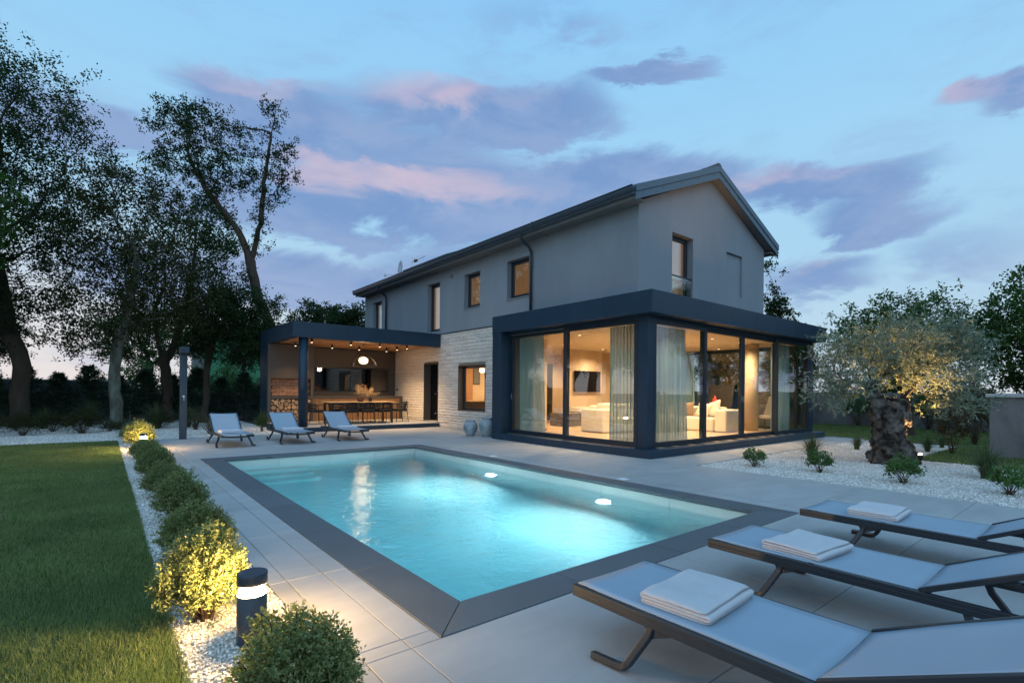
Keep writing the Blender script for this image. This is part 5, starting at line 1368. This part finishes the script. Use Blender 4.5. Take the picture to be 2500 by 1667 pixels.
cl_ = P[rng.choice(fine, 330)]; p0 = cl_[rng.integers(0, 330, nsp)] + rng.normal(size=(nsp, 3)) * .10
dr = rng.normal(size=(nsp, 3)) * .6 + (p0 - np.array([12.2, 3.0, 1.9])) * .7; dr /= np.linalg.norm(dr, axis=1, keepdims=True)
nl = 13; tt = rng.random((nsp, nl, 1)); LP = p0[:, None] + dr[:, None] * tt * .22 + rng.normal(size=(nsp, nl, 3)) * .008
AL = dr[:, None] * .8 + rng.normal(size=(nsp, nl, 3)) * .55
LP = LP.reshape(-1, 3); AL = AL.reshape(-1, 3)
me = leaves_mesh('crown', LP - np.array(org(ol)), rng.uniform(.05, .085, len(LP)), rng.uniform(.014, .021, len(LP)), rng, 'olive_leaf', along=AL, up=.4); inst('crown', me, ol, org(ol))
sp = thing('garden_spike_light', 'small dark spike spotlight glowing at the foot of the olive tree', 'garden lamp', (12.74, 2.66, -.02))
M4 = Matrix.Translation((12.74, 2.66, .13)) @ Matrix.Rotation(R(-24), 4, 'Y')
for nm, m, prof in (('housing', 'black_metal', [(0, -.08), (.03, -.08), (.042, -.06), (.05, .05), (.046, .05), (.04, .02), (0, .01)]), ('lens', 'spot_glow', [(0, .022), (.038, .022), (.040, .052), (.02, .062), (0, .064)])):
    b = MB().lathe(prof, 20, cap=False); b.v = [tuple(M4 @ Vector(p)) for p in b.v]; b.build(nm, m, sp)
MB().tube([(12.74, 2.66, -.05), (12.74, 2.66, .06)], .012, 8).build('spike', 'black_metal', sp)
lamp('SPOT', sp, (12.75, 2.66, .20), 1250, (1, .53, .20), .04, spot=72, aim=(-.50, -.02, 1), blend=.9)
sp2 = dup(sp, (12.75, 3.36, -.02), 0.4, 'small spike spotlight hidden behind the olive trunk')
for o in sp2.children:
    if o.type == 'LIGHT': o.rotation_euler = (-Vector((-.06, .20, 1))).to_track_quat('Z', 'Y').to_euler()

# ---- shrubs
def sprig_bush(seed, rx, rz, n_sprig, n_leaf, leaf, m, lift=.05, out=.16, wl=.55, round_=.35, stems=50):
    rng = np.random.default_rng(seed)
    d = rng.normal(size=(n_sprig, 3)); d[:, 2] = np.abs(d[:, 2]) * .95 - .25; d /= np.linalg.norm(d, axis=1, keepdims=True)
    lump = np.array([1 + .22 * mnoise.noise(Vector((q[0] * 2.2 + seed, q[1] * 2.2, q[2] * 2.2))) for q in d])
    rr = (1 - round_ * rng.random(n_sprig) ** 1.6) * lump
    c = d * rr[:, None] * np.array([rx, rx, rz]) * .86; c[:, 2] += rz * .48 + lift
    ax = d * .8 + np.array([0, 0, .3]) + rng.normal(size=(n_sprig, 3)) * .3; ax /= np.linalg.norm(ax, axis=1, keepdims=True)
    tt = rng.random((n_sprig, n_leaf, 1)); Ls = out * rng.uniform(.6, 1.25, (n_sprig, 1, 1))
    LP = c[:, None] + ax[:, None] * (tt - .5) * Ls + rng.normal(size=(n_sprig, n_leaf, 3)) * leaf * .35
    AL = ax[:, None] * .5 + rng.normal(size=(n_sprig, n_leaf, 3)) * .8
    LP = LP.reshape(-1, 3); AL = AL.reshape(-1, 3); LP[:, 2] = np.maximum(LP[:, 2], .01)
    me = leaves_mesh('foliage', LP, leaf * rng.uniform(.7, 1.3, len(LP)), leaf * wl * rng.uniform(.8, 1.2, len(LP)), rng, m, along=AL, up=.9)
    b = MB()
    for i in range(min(stems, n_sprig)):
        e = c[i]; b.tube([(rng.normal() * .02, rng.normal() * .02, -.02), tuple(e * np.array([.45, .45, .5])), tuple(e), tuple(e + ax[i] * Ls[i, 0, 0] * .45)], [.006, .004, .0025, .0015], 3, cap=False)
    st = b.mesh('stems'); st.materials.append(MAT['twig']); return me, st
def plant(name, label, cat, meshes, x, y, s=1.0, rz=0.0, z=-.015, group=None, sz=None):
    t_ = thing(name, label, cat, (x, y, z), rz, group)
    for m_, nm in zip(meshes, ('foliage', 'stems')): inst(nm, m_, t_, (x, y, z))
    t_.scale = (s, s, s * (sz or 1)); return t_
bush_v = [sprig_bush(40 + k, (.285, .265, .30, .275, .29)[k], (.34, .37, .32, .36, .33)[k], (1150, 1000, 1200, 950, 1100)[k], 21, (.0175, .018, .017, .0185, .0175)[k], 'box_leaf', out=(.085, .10, .09, .11, .095)[k], lift=.03, round_=.5, stems=110) for k in range(5)]
row = [(0.60, 2.06, .97, 'ending the row at the loungers'), (0.475, 3.45, 1.0, 'glowing yellow beside the pool corner bollard'), (0.60, 4.72, .95, 'next after the bollard lamp bush'), (0.63, 6.15, .93, 'third along from the pool corner bollard'),
       (0.62, 7.60, .90, 'halfway along the gravel strip'), (0.63, 9.1, .95, 'fifth along from the pool corner bollard'), (0.64, 10.55, .88, 'two along from the shower side bollard'), (0.62, 11.95, .80, 'just before the shower side bollard'), (0.66, 14.15, 1.15, 'lit yellow behind the shower side bollard'), (0.62, 15.55, 1.1, 'ending the row near the shower column')]
for k, (x, y, s_, lab) in enumerate(row):
    plant('clipped_shrub', 'rounded small leaved shrub in the gravel strip, ' + lab, 'shrub', bush_v[k % 5], x, y, s_, k * 1.7, group='rounded shrubs along the lawn')
pit = [sprig_bush(50 + k, .21, .22, 110, 13, .034, 'pitto_leaf', out=.10, wl=.62, stems=16, lift=.07) for k in range(2)]
for k, (x, y, s_, lab) in enumerate(((9.46, 4.43, .95, 'small glossy green shrub at the gravel corner by the annex path'), (9.73, 3.42, 1.05, 'small glossy green shrub before the tall grass tuft'), (9.62, 2.21, 1.15, 'small glossy green shrub in front of the olive trunk'), (9.71, 1.04, 1.15, 'small yellowish green shrub at the gravel edge by the loungers'))):
    plant('dwarf_shrub', lab, 'shrub', pit[k % 2], x, y, s_, k * 2.1, group='small shrubs in the gravel bed')
def tuft(seed, n, h, spread, m='tuft_leaf', wid=.006):
    rng = np.random.default_rng(seed); S = 6
    a = rng.uniform(0, 6.283, n); lean = np.abs(rng.normal(size=n)) * spread; H_ = h * rng.uniform(.55, 1.0, n); r0 = rng.uniform(0, .07, n)
    t = np.linspace(0, 1, S)[None]; dx_ = np.cos(a)[:, None]; dy_ = np.sin(a)[:, None]
    rad = r0[:, None] + lean[:, None] * H_[:, None] * t ** 2.0; z = H_[:, None] * (t - .38 * lean[:, None] * t ** 3)
    cx_, cy_ = dx_ * rad, dy_ * rad; w = wid * (1 - t * .92) * np.ones((n, 1)); px, py = -dy_ * w, dx_ * w
    Lf = np.stack([cx_ - px, cy_ - py, z], 2); Rt = np.stack([cx_ + px, cy_ + py, z], 2); V = np.stack([Lf, Rt], 2).reshape(-1, 3)
    F = []
    base = np.arange(n)[:, None] * (2 * S) + np.arange(S - 1)[None] * 2; base = base.ravel(); F = np.stack([base, base + 1, base + 3, base + 2], 1)
    me = mesh_np('blades', V, F); me.materials.append(MAT[m]); return me
tufts = [tuft(60, 380, .75, .7), tuft(61, 320, .72, .9), tuft(62, 260, .7, .55)]
def grass_tuft(label, k, x, y, s_, rz=0, group=None):
    t_ = thing('ornamental_grass', label, 'grass', (x, y, -.02), rz, group); inst('blades', tufts[k], t_, (x, y, -.02)); t_.scale = (s_,) * 3
grass_tuft('tall arching grass tuft beside the annex path', 0, 11.42, 4.16, .95)
grass_tuft('upright grass tuft between the olive trunk and the annex', 2, 14.6, 4.3, .75)
grass_tuft('grass tuft between the olive tree and the back lawn', 1, 15.5, 3.1, .7)
grass_tuft('small grass tuft on the edge of the back lawn', 2, 17.0, 3.1, .62)
grass_tuft('big fountain like grass tuft in the gravel near the garden wall', 1, 11.28, 1.49, 1.05)
for k, (x, y, s_, lab) in enumerate(((-2.75, 22.4, 1.3, 'dark grass tuft on the wall side of the curved oak trunk'), (-1.45, 22.2, 1.2, 'dark grass tuft between the two oak trunks'), (-.35, 22.6, 1.6, 'tallest dark grass tuft before the back hedge'), (1.39, 20.3, 1.4, 'grass tuft between the lichen spotted oak and the shower'), (2.3, 20.6, 1.3, 'grass tuft behind the shower column'), (4.9, 23.6, .8, 'small grass tuft beside the pergola side'), (-3.6, 21.8, 1.2, 'dark grass tuft farthest from the shower column'))):
    grass_tuft(lab, k % 3, x, y, s_, k * .9)
wisp = [sprig_bush(70, .34, .55, 150, 14, .018, 'tuft_leaf', out=.22, round_=.7, stems=90), sprig_bush(71, .45, .40, 300, 16, .028, 'oak_leaf_warm', out=.14, round_=.6, stems=40)]
for k, (x, y, s_, q, lab) in enumerate(((2.38, 19.3, 1.0, 0, 'wispy pale shrub behind the shower column'), (2.5, 17.4, .75, 0, 'wispy low shrub between the shower column and the lounger'), (2.42, 16.4, .35, 0, 'tiny seedling at the paving edge by the loungers'), (-1.7, 19.3, 1.1, 1, 'low dark shrub at the lawn side of the curved oak'), (-1.15, 20.6, 1.0, 1, 'low dark shrub before the curved oak trunk'), (-.45, 19.4, 1.25, 1, 'broad low dark shrub on the white gravel'), (.2, 19.9, .6, 1, 'small dark shrub at the foot of the lichen spotted oak'), (-2.6, 20.2, 1.2, 1, 'low dark shrub farthest from the shower column'), (.62, 17.6, .9, 1, 'low dark shrub beyond the last rounded shrub'), (1.5, 20.6, 1.0, 1, 'brownish low shrub under the grass tuft'))):
    plant('bed_shrub', lab, 'shrub', wisp[q], x, y, s_, k * 1.3)
yel = sprig_bush(72, .22, .50, 190, 18, .026, 'tree_leaf', out=.16, round_=.5, stems=20)
plant('bed_shrub', 'upright yellow green shrub at the pergola corner', 'shrub', yel, 3.95, 17.45, .9, .3)
pho = [sprig_bush(73, .45, 1.1, 260, 12, .065, 'photinia_leaf', out=.22, wl=.45, round_=.6, stems=30, lift=.2), sprig_bush(74, .5, 1.0, 300, 12, .07, 'pitto_leaf', out=.22, wl=.42, round_=.6, stems=30, lift=.2)]
plant('photinia_shrub', 'upright reddish leaved shrub against the end of the garden wall', 'shrub', pho[0], 15.3, 2.6, .8, 0)
plant('photinia_shrub', 'broad leaved shrub in front of the garden wall', 'shrub', pho[1], 14.7, .8, .7, 1)
plant('photinia_shrub', 'reddish shrub showing above the garden wall', 'shrub', pho[0], 18.6, 2.7, 1.3, 2)
for k, (y, s_) in enumerate(((1.0, 1.0), (3.2, .9), (5.0, 1.1), (7.4, 1.0), (9.8, 1.0))):
    plant('wall_shrub', 'dark leafy shrub in the row along the wall beyond the back lawn', 'shrub', pho[1], 25.2, y, s_ * 1.1, k * 1.1, group='shrubs along the back lawn wall')
for k in (0, 1, 2, 3, 6, 7, 8, 9, 10, 11):
    plant('thicket_shrub', 'dark leafy thicket bush rising behind the garden wall under the oaks', 'shrub', pho[1], -7.5 + k * 1.25 + (k % 3) * .2, 28.6 + (k % 4) * .7, (1.7, 1.3, 1.8, 1.4, 1.6)[k % 5], k * 1.4, group='thicket behind the garden wall')
# conifer hedge
def conifer(seed, h, rad):
    rng = np.random.default_rng(seed); n = 260
    z = h * rng.random(n) ** .85; a = rng.uniform(0, 6.283, n); L = rad * (1.05 - (z / h) ** 1.4) * rng.uniform(.6, 1.1, n) + .06
    dr = np.stack([np.cos(a), np.sin(a), rng.uniform(.15, .7, n)], 1); dr /= np.linalg.norm(dr, axis=1, keepdims=True)
    p0 = np.stack([np.zeros(n), np.zeros(n), z], 1); m_ = 22; t = rng.random((n, m_, 1)) ** .7
    LP = p0[:, None] + dr[:, None] * t * L[:, None, None]; LP[..., 2] -= (t[..., 0] ** 2) * L[:, None] * .12
    AL = dr[:, None] + rng.normal(size=(n, m_, 3)) * .55; LP = LP.reshape(-1, 3) + rng.normal(size=(n * m_, 3)) * .015; LP[:, 2] = np.maximum(LP[:, 2], .02)
    me = leaves_mesh('foliage', LP, rng.uniform(.08, .15, len(LP)), rng.uniform(.018, .03, len(LP)), rng, 'conifer_leaf', along=AL.reshape(-1, 3), up=.3)
    b = MB().tube([(0, 0, -.05), (0, 0, h * .9)], [.03, .006], 5); st = b.mesh('stems'); st.materials.append(MAT['twig']); return me, st
cons = [conifer(80 + k, 1.9, .85) for k in range(3)]
for k in range(14):
    x = -5.8 + k * .9; y = 25.9 - .10 * max(0, x)
    plant('hedge_conifer', 'young feathery conifer in the dark hedge along the garden wall', 'conifer', cons[k % 3], x, y, (1.08, .98, 1.14, .95)[k % 4], k * 1.9, group='hedge conifers along the garden wall')

# ------------------------------------------------------------------ garden walls and the house next door
w1 = MB().box(-9, .9, 27.0, 27.25, -.06, 1.58).build('garden_wall', 'plaster_grey'); tag(w1, 'weathered grey rendered wall with pale cap behind the oaks', 'wall')
MB().box(-9, .9, 26.96, 27.29, 1.581, 1.64).build('coping', 'wall_cap', w1, .01)
w2 = MB().box(.95, 12.0, 26.5, 26.75, -.06, 1.02).build('garden_wall', 'plaster_grey'); tag(w2, 'lower grey wall capped with clay tiles before the green house', 'wall')
tm = MB(); prof = [(-.11, 0), (-.08, .05), (0, .075), (.08, .05), (.11, 0)]
tm.add([(x, y, z + (0 if y < 0 else .03)) for y in (-.25, .25) for x, z in prof], [(i, i+1, 6+i, 5+i) for i in range(4)] + [(4, 3, 2, 1, 0), (5, 6, 7, 8, 9)]); tm = tm.mesh('clay_tile'); tm.materials.append(MAT['clay_tile'])
for k in range(46): inst('clay_tile', tm, w2, (1.08 + k * .235, 26.62, 1.03))
w3 = MB().box(15.4, 15.8, -12, 2.0, -.06, 1.32).build('garden_wall', 'plaster_grey', bevel=.02); tag(w3, 'stained grey wall with thick pale cap at the end of the gravel bed', 'wall')
MB().box(15.34, 15.86, -12, 2.06, 1.321, 1.40).build('coping', 'wall_cap', w3, .015)
w4 = MB().box(26.0, 26.25, -2, 30, -.06, 1.45).build('garden_wall', 'plaster_grey'); tag(w4, 'long grey wall closing the back lawn', 'wall')
gh = thing('green_house', 'green rendered neighbouring house with stone chimney behind the trees', 'house', (8.5, 43, 0))
MB().box(5.75, 12.5, 41.2, 48, -.06, 5.3).build('wall', 'green_wall', gh)
MB().add([(5.4, 40.8, 5.3), (12.9, 40.8, 5.3), (12.9, 48.4, 5.3), (5.4, 48.4, 5.3), (5.4, 44.6, 6.6), (12.9, 44.6, 6.6)], [(0, 1, 5, 4), (2, 3, 4, 5), (3, 0, 4), (1, 2, 5), (3, 2, 1, 0)]).build('roof', 'clay_tile', gh)
chm = MB().box(4.92, 5.72, 41.5, 42.4, -.06, 6.0).build('chimney', 'chimney_stone', gh)
MB().box(4.84, 5.80, 41.42, 42.48, 6.0, 6.15).build('chimney_cap', 'wall_cap', chm); MB().box(5.15, 5.5, 41.8, 42.1, 6.15, 6.6).build('flue', 'wall_cap', chm)
for x, z in ((7.2, 3.4), (9.6, 3.4)): q = box('window', 'frame_metal', x, x + .9, 41.15, 41.199, z, z + 1.2, gh); box('pane', 'window_glass', x + .06, x + .84, 41.13, 41.149, z + .06, z + 1.14, q)

# ------------------------------------------------------------------ lawn blades and gravel chips
def blades(name, label, zones, m, seed, z0=-.015, cat='grass'):
    rng = np.random.default_rng(seed); Vs = []
    for (f, y0, y1, dens, h, w) in zones:
        x_lo, x_hi = f; n = 0
        area = (y1 - y0) * (x_hi - x_lo((y0 + y1) / 2)); n = int(area * dens)
        y = rng.uniform(y0, y1, n); xl = x_lo(y); x = xl + (x_hi - xl) * rng.random(n)
        k = n; a = rng.uniform(0, 6.283, k); hh = h * rng.uniform(.6, 1.25, k); ln_ = np.abs(rng.normal(size=k)) * .5; b_ = rng.uniform(0, 6.283, k)
        # mown clumps lean together
        cx_ = np.cos(a) * w / 2; cy_ = np.sin(a) * w / 2
        p = np.stack([x, y, np.full(k, z0)], 1)
        tip = p + np.stack([np.cos(b_) * ln_ * hh, np.sin(b_) * ln_ * hh, hh], 1)
        Vs.append(np.stack([p + np.stack([cx_, cy_, cx_ * 0], 1), p - np.stack([cx_, cy_, cx_ * 0], 1), tip], 1).reshape(-1, 3))
    V = np.concatenate(Vs); F = np.arange(len(V)).reshape(-1, 3); me = mesh_np(name, V, F); me.materials.append(MAT[m])
    o = bpy.data.objects.new(name, me); C.objects.link(o); tag(o, label, cat, kind='stuff')
lw = lambda y: -.118 * y - 1.2
blades('lawn_grass', 'short mown green grass of the lawn beside the shrub row', [((lw, .33), .9, 4.5, 17000, .034, .0042), ((lw, .32), 4.5, 9, 8500, .036, .0065), ((lw, .31), 9, 16.24, 4200, .038, .010)], 'grass_leaf', 90)
bl = lambda y: 0 * y + 13.4
bl2 = lambda y: 0 * y + 17.95
blades('back_lawn_grass', 'green grass of the back lawn beyond the olive tree', [((bl, 25.8), .2, 2.9, 900, .05, .02), ((bl2, 25.8), 2.9, 9, 700, .05, .022)], 'grass_leaf', 91)
OCT = np.array([(1, 0, 0), (-1, 0, 0), (0, 1, 0), (0, -1, 0), (0, 0, 1), (0, 0, -1)], float)
OF = np.array([(0, 2, 4), (2, 1, 4), (1, 3, 4), (3, 0, 4), (2, 0, 5), (1, 2, 5), (3, 1, 5), (0, 3, 5)])
def chips(name, label, rects, size, seed, m='gravel_chip', z=-.014):
    rng = np.random.default_rng(seed); Ps = []; S = []
    for (x0, x1, y0, y1, dens) in rects:
        n = int((x1 - x0) * (y1 - y0) * dens); Ps.append(np.stack([rng.uniform(x0, x1, n), rng.uniform(y0, y1, n), z + rng.uniform(-.003, .008, n)], 1)); S.append(size * rng.uniform(.55, 1.35, n))
    P = np.concatenate(Ps); S = np.concatenate(S); n = len(P)
    d, a, c = rand_frames(rng, n, 1.6)
    sc = np.stack([rng.uniform(.6, 1.0, n), rng.uniform(.45, .8, n), rng.uniform(.25, .5, n)], 1) * S[:, None]
    O = OCT[None] * (1 + rng.uniform(-.3, .3, (n, 6, 1)))
    O = O * sc[:, None]
    V = P[:, None] + O[..., :1] * a[:, None] + O[..., 1:2] * c[:, None] + O[..., 2:] * d[:, None]
    F = (np.arange(n)[:, None, None] * 6 + OF[None]).reshape(-1, 3)
    me = mesh_np(name, V.reshape(-1, 3), F); me.materials.append(MAT[m]); o = bpy.data.objects.new(name, me); C.objects.link(o); tag(o, label, 'gravel', kind='stuff')
chips('gravel_chips', 'white stone chips of the strip under the rounded shrubs', [(.32, .90, .8, 6, 4200), (.32, .90, 6, 16.2, 1800)], .0145, 92)
chips('gravel_chips', 'white stone chips of the bed round the olive tree', [(8.66, 11.5, -.5, 5.12, 2100), (11.5, 13.28, .5, 5.12, 1500), (13.3, 17.8, 2.92, 5.12, 900)], .0185, 93)
chips('gravel_chips', 'white stone chips under the oaks and along the terrace edge', [(-3.6, .9, 16.25, 20.5, 650), (.92, 4.5, 16.12, 21.5, 700), (-4, 4.5, 20.5, 24, 250)], .024, 94)

rng = np.random.default_rng(97)
n = 16; P = np.stack([rng.uniform(-1.6, .25, n), rng.uniform(2.5, 16, n), np.full(n, .02)], 1)
me = leaves_mesh('fallen_leaves', P, rng.uniform(.05, .09, n), rng.uniform(.03, .045, n), rng, 'clay_tile', up=4.0)
o = bpy.data.objects.new('fallen_leaves', me); C.objects.link(o); tag(o, 'few dry fallen oak leaves scattered on the lawn', 'leaves', kind='stuff')
